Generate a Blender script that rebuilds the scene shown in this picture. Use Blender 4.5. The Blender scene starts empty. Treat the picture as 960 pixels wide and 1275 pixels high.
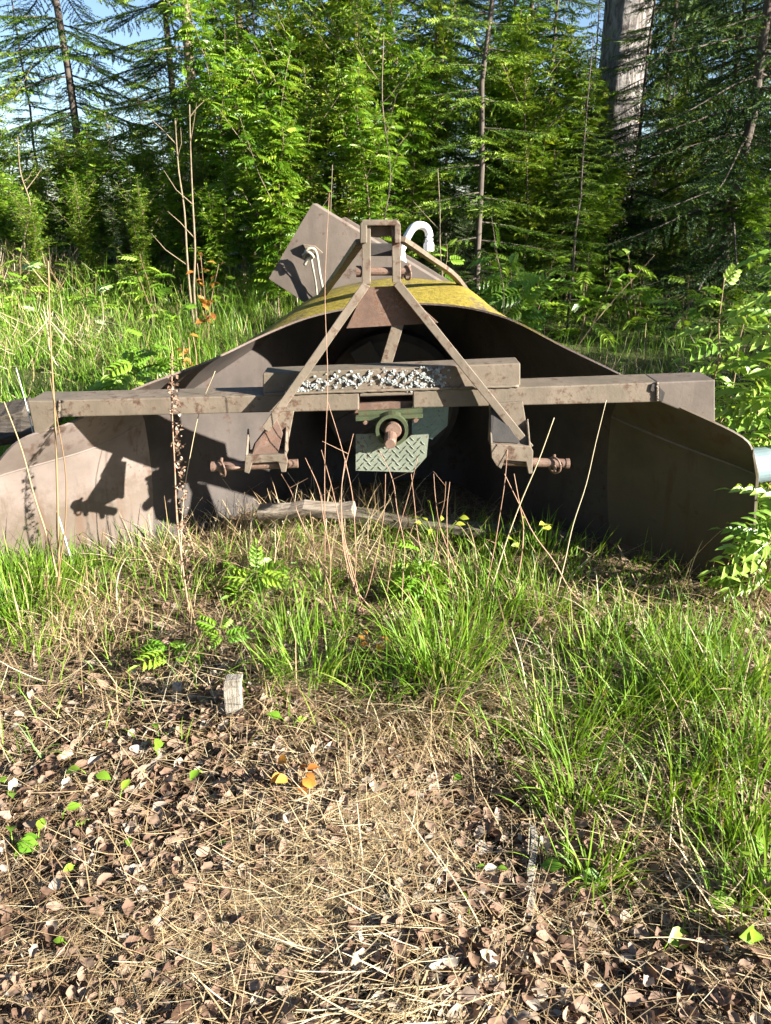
import bpy, math, random
import numpy as np
from mathutils import Vector

random.seed(7)
rng = np.random.default_rng(7)
S = bpy.context.scene
COL = S.collection
PI = math.pi

# ------------------------------------------------------------------ camera
PITCH = math.radians(22.0)
CAM_H = 1.25
FPX = 960.0
cam = bpy.data.cameras.new('camera')
camo = bpy.data.objects.new('camera', cam)
COL.objects.link(camo)
camo.location = (0, 0, CAM_H)
camo.rotation_euler = (PI / 2 - PITCH, 0, 0)
cam.sensor_fit = 'VERTICAL'
cam.angle = 2 * math.atan(637.5 / FPX)
cam.clip_start = 0.05
cam.clip_end = 1500
S.camera = camo

# ------------------------------------------------------------------ sky, sun, exposure
SUN_AZ = math.radians(65)      # to the right of "straight behind the camera"
SUN_EL = math.radians(20.5)
sv = Vector((math.sin(SUN_AZ) * math.cos(SUN_EL), -math.cos(SUN_AZ) * math.cos(SUN_EL), math.sin(SUN_EL)))
W = bpy.data.worlds.new('World')
S.world = W
W.use_nodes = True
nt = W.node_tree
nt.nodes.clear()
sky = nt.nodes.new('ShaderNodeTexSky')
sky.sky_type = 'NISHITA'
sky.sun_disc = False
sky.sun_elevation = SUN_EL
sky.sun_rotation = math.atan2(sv.x, sv.y)
sky.air_density = 0.75
sky.dust_density = 0.4
sky.ozone_density = 1.6
bg = nt.nodes.new('ShaderNodeBackground')
bg.inputs['Strength'].default_value = 0.05
wo = nt.nodes.new('ShaderNodeOutputWorld')
nt.links.new(sky.outputs[0], bg.inputs[0])
nt.links.new(bg.outputs[0], wo.inputs[0])
sun = bpy.data.lights.new('sun', 'SUN')
sun.energy = 5.0
sun.angle = math.radians(0.55)
sun.color = (1.0, 0.955, 0.87)
suno = bpy.data.objects.new('sun', sun)
COL.objects.link(suno)
suno.rotation_euler = sv.to_track_quat('Z', 'Y').to_euler()
S.view_settings.view_transform = 'Standard'
S.view_settings.look = 'None'
S.view_settings.gamma = 1.0
S.view_settings.use_curve_mapping = False
S.view_settings.exposure = 2.2
S.render.engine = 'CYCLES'
S.cycles.max_bounces = 4
S.cycles.diffuse_bounces = 2
S.cycles.adaptive_threshold = 0.03
S.cycles.transparent_max_bounces = 4
S.cycles.diffuse_bounces = 2

# ------------------------------------------------------------------ helpers
CP, SP = math.cos(PITCH), math.sin(PITCH)

def P(px, py, Y):
    """world point seen at photograph pixel (px,py) standing at distance Y"""
    dx = (px - 480.0) / FPX
    dy = (637.5 - py) / FPX
    t = Y / (CP + dy * SP)
    return np.array((dx * t, Y, CAM_H + t * (-SP + dy * CP)))

def ground_h(x, y):
    x = np.asarray(x, float); y = np.asarray(y, float)
    n = (0.012 * np.sin(5.1 * x + 1.3 * y + 0.4) + 0.010 * np.sin(3.2 * y - 2.7 * x + 1.9)
         + 0.007 * np.sin(11.0 * x + 7.0 * y) + 0.006 * np.sin(13.0 * y - 9.0 * x + 2.0))
    rise = 0.075 * np.clip(y - 4.0, 0, 5.5) * np.clip(0.75 - 0.12 * x, 0.35, 1.2)
    bank = 0.05 * np.exp(-((y - 1.75) / 0.3) ** 2) * (1 + 0.4 * np.sin(2.1 * x))
    far = np.clip((40 - y) / 25, 0, 1)
    return (n + bank) * np.clip((14 - np.hypot(x, y)) / 6, 0, 1) + rise * far

def G(px, py):
    z = 0.0
    for _ in range(12):
        dx = (px - 480.0) / FPX; dy = (637.5 - py) / FPX
        t = (CAM_H - z) / (SP - dy * CP)
        x, y = dx * t, (CP + dy * SP) * t
        z = float(ground_h(x, y))
    return np.array((x, y, z))

ORG = {}

def tag(o, label=None, cat=None, group=None, kind=None):
    if label: o['label'] = label
    if cat: o['category'] = cat
    if group: o['group'] = group
    if kind: o['kind'] = kind
    return o

def thing(name, label, cat, loc, group=None, rz=0.0):
    o = bpy.data.objects.new(name, None)
    o.empty_display_size = 0.1
    COL.objects.link(o)
    o.location = tuple(float(v) for v in loc)
    o.rotation_euler = (0, 0, rz)
    ORG[o.name] = np.array(loc, float)
    return tag(o, label, cat, group)

class Geo:
    def __init__(s):
        s.V = []; s.n = 0; s.F = {}; s.R = {}; s.M = {}
    def add(s, V, F, r=None, m=0):
        V = np.asarray(V, float).reshape(-1, 3)
        F = np.asarray(F, int)
        k = F.shape[1]
        s.F.setdefault(k, []).append(F + s.n)
        if r is None: r = random.random()
        s.R.setdefault(k, []).append(np.broadcast_to(np.asarray(r, float), (len(F),)))
        s.M.setdefault(k, []).append(np.full(len(F), m, int))
        s.V.append(V); s.n += len(V)
        return s
    def build(s, name, mats, parent=None, smooth=False, loc=None, bevel=0.0, kind=None, label=None):
        V = np.concatenate(s.V)
        if parent is not None:
            org = ORG[parent.name]
        else:
            org = np.array(loc if loc is not None else (0, 0, 0), float)
        V = V - org
        me = bpy.data.meshes.new(name)
        me.vertices.add(len(V)); me.vertices.foreach_set('co', V.astype(np.float32).ravel())
        li = []; ls = []; rr = []; mm = []; c = 0
        for k in sorted(s.F):
            F = np.concatenate(s.F[k]); li.append(F.ravel())
            ls.append(c + k * np.arange(len(F))); c += F.size
            rr.append(np.concatenate(s.R[k])); mm.append(np.concatenate(s.M[k]))
        li = np.concatenate(li); ls = np.concatenate(ls); rr = np.concatenate(rr); mm = np.concatenate(mm)
        me.loops.add(len(li)); me.loops.foreach_set('vertex_index', li.astype(np.int32))
        me.polygons.add(len(ls)); me.polygons.foreach_set('loop_start', ls.astype(np.int32))
        me.polygons.foreach_set('material_index', mm.astype(np.int32))
        if not isinstance(mats, (list, tuple)): mats = [mats]
        for m in mats: me.materials.append(m)
        me.update(calc_edges=True)
        me.validate()
        a = me.attributes.new('rnd', 'FLOAT', 'FACE')
        if len(me.polygons) == len(rr):
            a.data.foreach_set('value', rr.astype(np.float32))
        me.polygons.foreach_set('use_smooth', np.full(len(me.polygons), bool(smooth)))
        o = bpy.data.objects.new(name, me)
        COL.objects.link(o)
        if parent is not None:
            o.parent = parent
        else:
            o.location = tuple(org)
        ORG[o.name] = org
        if bevel:
            b = o.modifiers.new('bevel', 'BEVEL'); b.width = bevel; b.segments = 2
            b.limit_method = 'ANGLE'; b.angle_limit = math.radians(35)
        if kind: o['kind'] = kind
        if label: o['label'] = label
        return o

def prism(g, poly, d, r=None, m=0):
    """polygon (front) extruded along vector d"""
    A = np.array(poly, float); n = len(A); d = np.array(d, float)
    V = np.concatenate([A, A + d])
    q = [[i, (i + 1) % n, (i + 1) % n + n, i + n] for i in range(n)]
    if r is None: r = random.random()
    off = g.n
    g.add(V, np.array([list(range(n))[::-1]]), r, m)
    g.V.append(np.zeros((0, 3)))
    k = n
    g.F.setdefault(k, []).append(np.array([[i + n for i in range(n)]]) + off)
    g.R.setdefault(k, []).append(np.array([r])); g.M.setdefault(k, []).append(np.array([m]))
    g.F.setdefault(4, []).append(np.array(q) + off)
    g.R.setdefault(4, []).append(np.full(n, r)); g.M.setdefault(4, []).append(np.full(n, m))

def frames(pts):
    pts = np.asarray(pts, float)
    T = np.gradient(pts, axis=0)
    T /= np.linalg.norm(T, axis=1)[:, None] + 1e-9
    ref = np.array((0, 0, 1.0)) if abs(T[0][2]) < 0.9 else np.array((1.0, 0, 0))
    A = np.cross(T, ref); A /= np.linalg.norm(A, axis=1)[:, None] + 1e-9
    B = np.cross(T, A)
    return T, A, B

def tube(g, pts, rad, ns=6, r=None, m=0, cap=True):
    pts = np.asarray(pts, float); n = len(pts)
    rad = np.broadcast_to(np.asarray(rad, float), (n,))
    T, A, B = frames(pts)
    th = np.arange(ns) * 2 * PI / ns
    V = (pts[:, None] + rad[:, None, None] * (np.cos(th)[None, :, None] * A[:, None] + np.sin(th)[None, :, None] * B[:, None])).reshape(-1, 3)
    i = np.arange(n - 1)[:, None] * ns; j = np.arange(ns)[None]; j2 = (j + 1) % ns
    F = np.stack([i + j, i + j2, i + ns + j2, i + ns + j], -1).reshape(-1, 4)
    off = g.n
    if r is None: r = random.random()
    g.add(V, F, r, m)
    if cap:
        for c in (list(range(ns)), [(n - 1) * ns + k for k in range(ns)][::-1]):
            g.F.setdefault(ns, []).append(np.array([c[::-1]]) + off)
            g.R.setdefault(ns, []).append(np.array([r])); g.M.setdefault(ns, []).append(np.array([m]))

def bar(g, a, b, w, d, up=(0, -1, 0), r=None, m=0):
    """rectangular bar from a to b: w across, d along `up`"""
    a = np.array(a, float); b = np.array(b, float)
    t = (b - a) / np.linalg.norm(b - a)
    u = np.array(up, float); u -= t * u.dot(t); u /= np.linalg.norm(u)
    s = np.cross(t, u)
    poly = [a + s * w / 2 + u * d / 2, a - s * w / 2 + u * d / 2, a - s * w / 2 - u * d / 2, a + s * w / 2 - u * d / 2]
    prism(g, poly, b - a, r, m)

def catmull(pts, n):
    pts = np.asarray(pts, float)
    p = np.vstack([2 * pts[0] - pts[1], pts, 2 * pts[-1] - pts[-2]])
    out = []
    for i in range(1, len(p) - 2):
        for t in np.linspace(0, 1, n, endpoint=False):
            a, b, c, d = p[i - 1], p[i], p[i + 1], p[i + 2]
            out.append(0.5 * (2 * b + (c - a) * t + (2 * a - 5 * b + 4 * c - d) * t ** 2 + (3 * b - a - 3 * c + d) * t ** 3))
    out.append(pts[-1])
    return np.array(out)

def inst(g, TV, TF, pos, X, Y, Z, sc, r=None, m=0):
    """copies of a template joined in ONE leafy mesh; X,Y,Z are (N,3) axes"""
    pos = np.asarray(pos, float); N = len(pos)
    if N == 0: return
    sc = np.broadcast_to(np.asarray(sc, float), (N,))
    V = pos[:, None] + sc[:, None, None] * (TV[None, :, 0:1] * X[:, None] + TV[None, :, 1:2] * Y[:, None] + TV[None, :, 2:3] * Z[:, None])
    M = len(TV)
    F = (TF[None] + (np.arange(N) * M)[:, None, None]).reshape(-1, TF.shape[1])
    if r is None: r = rng.random(N)
    g.add(V.reshape(-1, 3), F, np.repeat(r, len(TF)), m)

def norm(a):
    return a / (np.linalg.norm(a, axis=-1, keepdims=True) + 1e-9)

def axes_from(X, upbias):
    X = norm(X)
    Y = norm(np.cross(upbias, X)); Z = np.cross(X, Y)
    return X, Y, Z

def blades(g, base, az, length, width, lean0, bend, nseg=4, r=None, twist=None, m=0, taper=0.8):
    N = len(base)
    if N == 0: return
    az = np.asarray(az); out = np.stack([np.cos(az), np.sin(az), np.zeros(N)], 1)
    if twist is None: twist = rng.normal(0, 0.6, N)
    sa = az + PI / 2 + twist
    side = np.stack([np.cos(sa), np.sin(sa), np.zeros(N)], 1)
    p = np.array(base, float)
    Vs = []
    for k in range(nseg + 1):
        t = k / nseg
        w = (width * (1 - t ** 1.6 * taper - (0.19 if k == nseg else 0)))[:, None] * 0.5
        if k == 0: w = w * 0.7
        Vs.append(p - side * w); Vs.append(p + side * w)
        th = lean0 + bend * (t + 0.5 / nseg)
        p = p + (length / nseg)[:, None] * (np.sin(th)[:, None] * out + np.cos(th)[:, None] * np.array((0, 0, 1.0)))
    V = np.stack(Vs, 1)
    M = 2 * (nseg + 1)
    tf = np.array([[2 * k, 2 * k + 1, 2 * k + 3, 2 * k + 2] for k in range(nseg)])
    F = (tf[None] + (np.arange(N) * M)[:, None, None]).reshape(-1, 4)
    if r is None: r = rng.random(N)
    g.add(V.reshape(-1, 3), F, np.repeat(r, nseg), m)

# ------------------------------------------------------------------ materials
def nodes(name):
    m = bpy.data.materials.new(name); m.use_nodes = True
    t = m.node_tree; t.nodes.clear()
    o = t.nodes.new('ShaderNodeOutputMaterial')
    return m, t, o

def ramp(t, fac, stops):
    r = t.nodes.new('ShaderNodeValToRGB')
    e = r.color_ramp.elements
    while len(e) < len(stops): e.new(0.5)
    for k, (p, c) in enumerate(stops):
        e[k].position = p; e[k].color = (c[0], c[1], c[2], 1)
    t.links.new(fac, r.inputs[0])
    return r.outputs[0]

def noise(t, scale, detail=6, rough=0.6, coord='Object', dist=0.0, vec=None):
    n = t.nodes.new('ShaderNodeTexNoise'); n.inputs['Scale'].default_value = scale
    n.inputs['Detail'].default_value = detail; n.inputs['Roughness'].default_value = rough
    n.inputs['Distortion'].default_value = dist
    if vec is None:
        c = t.nodes.new('ShaderNodeTexCoord'); vec = c.outputs[coord]
    t.links.new(vec, n.inputs['Vector'])
    return n.outputs['Fac']

def mix(t, fac, a, b, mode='MIX'):
    x = t.nodes.new('ShaderNodeMix'); x.data_type = 'RGBA'; x.blend_type = mode
    for sock, v in ((x.inputs['Factor'], fac), (x.inputs[6], a), (x.inputs[7], b)):
        if hasattr(v, 'links'): t.links.new(v, sock)
        elif isinstance(v, (int, float)): sock.default_value = v
        else: sock.default_value = (v[0], v[1], v[2], 1)
    return x.outputs[2]

def math_n(t, op, a, b=0.0):
    x = t.nodes.new('ShaderNodeMath'); x.operation = op
    for sock, v in ((x.inputs[0], a), (x.inputs[1], b)):
        if hasattr(v, 'links'): t.links.new(v, sock)
        else: sock.default_value = v
    return x.outputs[0]

def finish(t, o, col, rough=0.7, bump=None, bstr=0.3, bdist=0.01, metal=0.0, spec=0.4):
    b = t.nodes.new('ShaderNodeBsdfPrincipled')
    if hasattr(col, 'links'): t.links.new(col, b.inputs['Base Color'])
    else: b.inputs['Base Color'].default_value = (*col, 1)
    if hasattr(rough, 'links'): t.links.new(rough, b.inputs['Roughness'])
    else: b.inputs['Roughness'].default_value = rough
    b.inputs['Metallic'].default_value = metal
    b.inputs['Specular IOR Level'].default_value = spec
    if bump is not None:
        n = t.nodes.new('ShaderNodeBump'); n.inputs['Strength'].default_value = bstr
        n.inputs['Distance'].default_value = bdist
        t.links.new(bump, n.inputs['Height']); t.links.new(n.outputs[0], b.inputs['Normal'])
    t.links.new(b.outputs[0], o.inputs[0])
    return b

def leaf_mat(name, stops, transl=0.35, rough=0.5, spec=0.35, tint=(1.25, 1.15, 0.5)):
    m, t, o = nodes(name)
    a = t.nodes.new('ShaderNodeAttribute'); a.attribute_name = 'rnd'
    col = ramp(t, a.outputs['Fac'], stops)
    v = noise(t, 9.0, 3, 0.6)
    col = mix(t, math_n(t, 'MULTIPLY', v, 0.35), col, mix(t, 1.0, col, (0.7, 0.85, 0.6), 'MULTIPLY'))
    b = t.nodes.new('ShaderNodeBsdfPrincipled')
    t.links.new(col, b.inputs['Base Color']); b.inputs['Roughness'].default_value = rough
    b.inputs['Specular IOR Level'].default_value = spec
    tr = t.nodes.new('ShaderNodeBsdfTranslucent')
    t.links.new(mix(t, 1.0, col, tint, 'MULTIPLY'), tr.inputs[0])
    mx = t.nodes.new('ShaderNodeMixShader'); mx.inputs[0].default_value = transl
    t.links.new(b.outputs[0], mx.inputs[1]); t.links.new(tr.outputs[0], mx.inputs[2])
    t.links.new(mx.outputs[0], o.inputs[0])
    return m

M = {}
M['grass'] = leaf_mat('grass_green', [(0.0, (0.085, 0.18, 0.014)), (0.5, (0.16, 0.28, 0.022)), (0.85, (0.25, 0.35, 0.04)), (1.0, (0.40, 0.37, 0.11))], 0.3)
M['grass2'] = leaf_mat('meadow_grass', [(0.0, (0.085, 0.19, 0.014)), (0.55, (0.16, 0.29, 0.024)), (0.85, (0.25, 0.35, 0.045)), (1.0, (0.40, 0.38, 0.13))], 0.3)
M['straw'] = leaf_mat('dry_straw', [(0.0, (0.15, 0.085, 0.045)), (0.3, (0.33, 0.215, 0.115)), (0.7, (0.52, 0.385, 0.225)), (1.0, (0.68, 0.58, 0.41))], 0.12, 0.55, 0.35, (1, 0.9, 0.7))
M['litter'] = leaf_mat('dead_leaves', [(0.0, (0.09, 0.048, 0.03)), (0.35, (0.19, 0.112, 0.076)), (0.75, (0.30, 0.205, 0.15)), (1.0, (0.39, 0.32, 0.265))], 0.1, 0.7, 0.25, (1, 0.8, 0.6))
M['rowan'] = leaf_mat('rowan_leaves', [(0.0, (0.11, 0.23, 0.018)), (0.5, (0.19, 0.33, 0.03)), (1.0, (0.30, 0.43, 0.055))], 0.3, 0.38, 0.5)
M['rowan_bright'] = leaf_mat('young_rowan_leaves', [(0.0, (0.15, 0.28, 0.035)), (0.5, (0.25, 0.39, 0.06)), (1.0, (0.36, 0.48, 0.10))], 0.28, 0.36, 0.5)
M['thicket'] = leaf_mat('thicket_leaves', [(0.0, (0.06, 0.14, 0.010)), (0.5, (0.15, 0.27, 0.018)), (1.0, (0.28, 0.38, 0.035))], 0.35, 0.42)
M['thicket2'] = leaf_mat('broad_thicket_leaves', [(0.0, (0.05, 0.105, 0.010)), (0.5, (0.13, 0.22, 0.018)), (1.0, (0.30, 0.36, 0.04))], 0.35, 0.42)
M['sprout'] = leaf_mat('sprout_leaves', [(0.0, (0.12, 0.26, 0.02)), (1.0, (0.27, 0.40, 0.04))], 0.3, 0.4)
M['yellow'] = leaf_mat('yellow_leaves', [(0.0, (0.22, 0.32, 0.025)), (1.0, (0.40, 0.40, 0.05))], 0.3, 0.45)
M['orange'] = leaf_mat('orange_leaves', [(0.0, (0.38, 0.13, 0.03)), (1.0, (0.55, 0.30, 0.06))], 0.3, 0.45)
M['needle'] = leaf_mat('spruce_needles', [(0.0, (0.016, 0.042, 0.010)), (0.6, (0.035, 0.080, 0.014)), (0.9, (0.085, 0.14, 0.02)), (1.0, (0.14, 0.20, 0.03))], 0.12, 0.5, 0.3)
M['needle_mid'] = leaf_mat('sunlit_spruce_needles', [(0.0, (0.025, 0.06, 0.010)), (0.5, (0.055, 0.115, 0.014)), (1.0, (0.15, 0.22, 0.03))], 0.15, 0.5, 0.3)
M['needle_young'] = leaf_mat('fresh_spruce_needles', [(0.0, (0.03, 0.075, 0.010)), (0.5, (0.095, 0.175, 0.016)), (1.0, (0.25, 0.34, 0.035))], 0.2, 0.5, 0.3)

def steel(name, base, dark, rust, rust_amt=0.5, rough=0.65, sc=7.0, pale=None, streak=True, mud=False):
    m, t, o = nodes(name)
    c = t.nodes.new('ShaderNodeTexCoord')
    n1 = noise(t, sc, 5, 0.65, vec=c.outputs['Object'])
    n2 = noise(t, sc * 6, 4, 0.7, vec=c.outputs['Object'])
    n3 = noise(t, sc * 22, 2, 0.7, vec=c.outputs['Object'])
    mp = t.nodes.new('ShaderNodeMapping'); mp.inputs['Scale'].default_value = (14, 14, 1.6)
    t.links.new(c.outputs['Object'], mp.inputs[0])
    n4 = noise(t, 1.6, 3, 0.6, vec=mp.outputs[0])
    col = ramp(t, n1, [(0.30, dark), (0.55, base), (0.8, pale or [min(1, v * 1.2) for v in base])])
    if streak:
        col = mix(t, ramp(t, n4, [(0.52, (0, 0, 0)), (0.72, (0.5, 0.5, 0.5))]), col, [v * 0.62 for v in base])
    spots = math_n(t, 'ADD', math_n(t, 'MULTIPLY', n2, 0.62), math_n(t, 'MULTIPLY', n1, 0.42))
    lo = 0.66 - 0.22 * rust_amt
    msk = ramp(t, spots, [(lo, (0, 0, 0)), (lo + 0.09, (1, 1, 1))])
    rcol = ramp(t, n3, [(0.3, [v * 0.45 for v in rust]), (0.7, rust)])
    col = mix(t, msk, col, rcol)
    h = math_n(t, 'ADD', math_n(t, 'MULTIPLY', n2, 0.6), math_n(t, 'MULTIPLY', n3, 0.35))
    if mud:
        sz = t.nodes.new('ShaderNodeSeparateXYZ'); t.links.new(c.outputs['Object'], sz.inputs[0])
        zz_ = math_n(t, 'SUBTRACT', math_n(t, 'ADD', 0.30, math_n(t, 'MULTIPLY', n1, 0.45)), math_n(t, 'ADD', sz.outputs['Z'], math_n(t, 'MULTIPLY', n2, 0.35)))
        col = mix(t, ramp(t, zz_, [(0.0, (0, 0, 0)), (0.16, (.75, .75, .75))]), col, (0.085, 0.062, 0.042))
        runs = math_n(t, 'ADD', math_n(t, 'MULTIPLY', n4, 0.75), math_n(t, 'MULTIPLY', n1, 0.3))
        col = mix(t, ramp(t, runs, [(0.56, (0, 0, 0)), (0.66, (.6, .6, .6))]), col, rust)
        dent = noise(t, 2.6, 2, 0.5, vec=c.outputs['Object'])
        h = math_n(t, 'ADD', math_n(t, 'MULTIPLY', h, 0.25), math_n(t, 'MULTIPLY', dent, 4.0))
    finish(t, o, col, rough, h, 0.35, 0.004 if not mud else 0.012, 0.0, 0.35)
    return m

M['paint'] = steel('faded_brown_paint', (0.135, 0.107, 0.086), (0.092, 0.073, 0.058), (0.10, 0.052, 0.03), 0.34, 0.6, 4.0, (0.18, 0.14, 0.115))
M['inner'] = steel('scoop_inner_paint', (0.20, 0.158, 0.137), (0.135, 0.106, 0.088), (0.10, 0.055, 0.033), 0.3, 0.55, 3.0, (0.245, 0.20, 0.18), mud=True)
M['inner_shade'] = steel('shaded_inner_paint', (0.105, 0.082, 0.056), (0.07, 0.058, 0.038), (0.085, 0.045, 0.022), 0.28, 0.6, 3.0, (0.135, 0.105, 0.078), mud=True)  # darker inner paint for the right wing, its shade put in the colour
M['hoodin'] = steel('shaded_hood_paint', (0.055, 0.043, 0.036), (0.03, 0.024, 0.02), (0.06, 0.03, 0.018), 0.35, 0.7, 4.0)  # hood underside, darkened in the colour to paint in its shade
M['drum'] = steel('shaded_drum_steel', (0.045, 0.036, 0.03), (0.025, 0.02, 0.018), (0.08, 0.04, 0.022), 0.4, 0.7, 5.0)  # near-black colour paints in the shade inside the scoop
M['frame'] = steel('weathered_frame_steel', (0.17, 0.133, 0.097), (0.10, 0.085, 0.058), (0.12, 0.068, 0.042), 0.5, 0.65, 6.0, (0.225, 0.185, 0.14))
M['rusty'] = steel('pitted_rust', (0.135, 0.085, 0.062), (0.07, 0.042, 0.03), (0.17, 0.092, 0.058), 0.7, 0.8, 14.0, (0.20, 0.15, 0.12), False)
M['pin'] = steel('rusty_pin_steel', (0.18, 0.115, 0.085), (0.10, 0.06, 0.042), (0.19, 0.105, 0.066), 0.5, 0.5, 25.0, (0.25, 0.18, 0.14), False)
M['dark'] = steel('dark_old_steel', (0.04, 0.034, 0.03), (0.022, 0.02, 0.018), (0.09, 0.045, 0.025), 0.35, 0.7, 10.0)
M['tread'] = steel('green_tread_paint', (0.185, 0.205, 0.155), (0.14, 0.155, 0.115), (0.11, 0.06, 0.035), 0.4, 0.5, 12.0, (0.23, 0.25, 0.195), False)
M['tread2'] = steel('blue_tread_paint', (0.22, 0.31, 0.315), (0.16, 0.23, 0.235), (0.10, 0.06, 0.04), 0.25, 0.5, 12.0, (0.28, 0.38, 0.38), False)
M['bearing'] = steel('green_bearing_paint', (0.06, 0.075, 0.036), (0.035, 0.045, 0.022), (0.11, 0.06, 0.03), 0.4, 0.5, 20.0, None, False)

def moss_mat():
    m, t, o = nodes('mossy_hood_paint')
    c = t.nodes.new('ShaderNodeTexCoord'); ge = t.nodes.new('ShaderNodeNewGeometry')
    sx = t.nodes.new('ShaderNodeSeparateXYZ'); t.links.new(ge.outputs['Normal'], sx.inputs[0])
    n1 = noise(t, 5, 8, 0.7, vec=c.outputs['Object']); n2 = noise(t, 60, 5, 0.7, vec=c.outputs['Object'])
    n3 = noise(t, 190, 3, 0.7, vec=c.outputs['Object'])
    paint = ramp(t, n1, [(0.3, (0.10, 0.075, 0.06)), (0.55, (0.15, 0.112, 0.093)), (0.8, (0.19, 0.15, 0.13))])
    mossc = ramp(t, n2, [(0.25, (0.085, 0.072, 0.016)), (0.5, (0.235, 0.178, 0.026)), (0.8, (0.38, 0.295, 0.06))])
    so_ = t.nodes.new('ShaderNodeSeparateXYZ'); t.links.new(c.outputs['Object'], so_.inputs[0])
    ax_ = math_n(t, 'ADD', math_n(t, 'ABSOLUTE', so_.outputs['X']), math_n(t, 'MULTIPLY', n1, 0.35))
    side_ = ramp(t, ax_, [(0.62, (1, 1, 1)), (0.80, (0, 0, 0))])
    up = ramp(t, sx.outputs['Z'], [(0.25, (0, 0, 0)), (0.5, (1, 1, 1))])
    amt = ramp(t, math_n(t, 'ADD', math_n(t, 'MULTIPLY', n1, 0.75), math_n(t, 'MULTIPLY', n2, 0.35)), [(0.40, (0, 0, 0)), (0.50, (1, 1, 1))])
    col = mix(t, mix(t, 1.0, mix(t, 1.0, up, amt, 'MULTIPLY'), side_, 'MULTIPLY'), paint, mossc)
    finish(t, o, col, 0.85, math_n(t, 'ADD', n2, n3), 0.5, 0.006, 0, 0.2)
    return m
M['moss'] = moss_mat()

def simple(name, stops, sc=8, rough=0.6, bump=0.3, spec=0.4, stretch=None):
    m, t, o = nodes(name)
    c = t.nodes.new('ShaderNodeTexCoord')
    vec = c.outputs['Object']
    if stretch:
        mp = t.nodes.new('ShaderNodeMapping'); mp.inputs['Scale'].default_value = stretch
        t.links.new(vec, mp.inputs[0]); vec = mp.outputs[0]
    n = noise(t, sc, 7, 0.65, vec=vec)
    finish(t, o, ramp(t, n, stops), rough, n, bump, 0.006, 0, spec)
    return m
M['white'] = simple('white_pipe_enamel', [(0.3, (0.62, 0.62, 0.62)), (0.6, (0.8, 0.8, 0.79))], 30, 0.35, 0.05, 0.5)
M['wood'] = simple('weathered_wood', [(0.3, (0.10, 0.08, 0.06)), (0.5, (0.27, 0.22, 0.17)), (0.75, (0.40, 0.36, 0.30))], 6, 0.85, 0.8, 0.2, (2, 14, 14))
M['peg'] = simple('grey_peg_wood', [(0.3, (0.14, 0.115, 0.09)), (0.5, (0.26, 0.23, 0.185)), (0.75, (0.36, 0.335, 0.29))], 7, 0.85, 0.8, 0.2, (16, 16, 1.5))
M['shadewood'] = simple('shaded_grey_wood', [(0.3, (0.04, 0.034, 0.026)), (0.5, (0.12, 0.10, 0.075)), (0.75, (0.20, 0.175, 0.14))], 6, 0.85, 0.8, 0.2, (2, 14, 14))  # darker copy of the weathered wood, the plank's shade put in the colour
M['darkwood'] = simple('dark_board_wood', [(0.3, (0.03, 0.025, 0.02)), (0.7, (0.11, 0.09, 0.07))], 6, 0.85, 0.8, 0.2, (2, 14, 14))  # darkest wood tone, for the two boards at left
M['stone'] = simple('pale_stone', [(0.3, (0.18, 0.172, 0.16)), (0.7, (0.34, 0.33, 0.31))], 25, 0.8, 0.4)
M['lichen'] = leaf_mat('lichen_crust', [(0.0, (0.17, 0.18, 0.17)), (0.5, (0.27, 0.27, 0.275)), (1.0, (0.37, 0.37, 0.37))], 0.05, 0.9, 0.1, (1, 1, 1))
M['blue'] = simple('pale_blue_plastic', [(0.3, (0.11, 0.15, 0.16)), (0.7, (0.17, 0.22, 0.23))], 6, 0.45, 0.05)
M['stem'] = simple('young_stem_bark', [(0.3, (0.14, 0.085, 0.045)), (0.7, (0.27, 0.19, 0.10))], 30, 0.7, 0.3)
M['stem2'] = simple('pale_stem_bark', [(0.3, (0.13, 0.095, 0.055)), (0.7, (0.28, 0.22, 0.14))], 20, 0.8, 0.3)
M['cane'] = simple('red_brown_cane', [(0.3, (0.24, 0.125, 0.075)), (0.7, (0.42, 0.27, 0.18))], 25, 0.65, 0.2)
M['bark'] = simple('spruce_bark', [(0.3, (0.05, 0.04, 0.032)), (0.7, (0.16, 0.13, 0.105))], 9, 0.9, 0.9, 0.2, (2, 2, 0.7))
M['rope'] = simple('old_rope', [(0.3, (0.25, 0.22, 0.16)), (0.7, (0.42, 0.39, 0.31))], 90, 0.9, 0.5)

def bark_big():
    m, t, o = nodes('flaky_grey_bark')
    c = t.nodes.new('ShaderNodeTexCoord'); mp = t.nodes.new('ShaderNodeMapping'); mp.inputs['Scale'].default_value = (7, 7, 2.2)
    t.links.new(c.outputs['Object'], mp.inputs[0])
    n = noise(t, 1.6, 9, 0.7, vec=mp.outputs[0], dist=1.8)
    n2 = noise(t, 3, 3, 0.5, vec=c.outputs['Object'])
    col = ramp(t, n, [(0.36, (0.06, 0.05, 0.04)), (0.48, (0.17, 0.15, 0.135)), (0.62, (0.30, 0.28, 0.26))])
    col = mix(t, ramp(t, n2, [(0.66, (0, 0, 0)), (0.74, (0.8, 0.8, 0.8))]), col, (0.33, 0.17, 0.09))
    finish(t, o, col, 0.9, n, 1.0, 0.03, 0, 0.15)
    return m
M['bigbark'] = bark_big()

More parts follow.
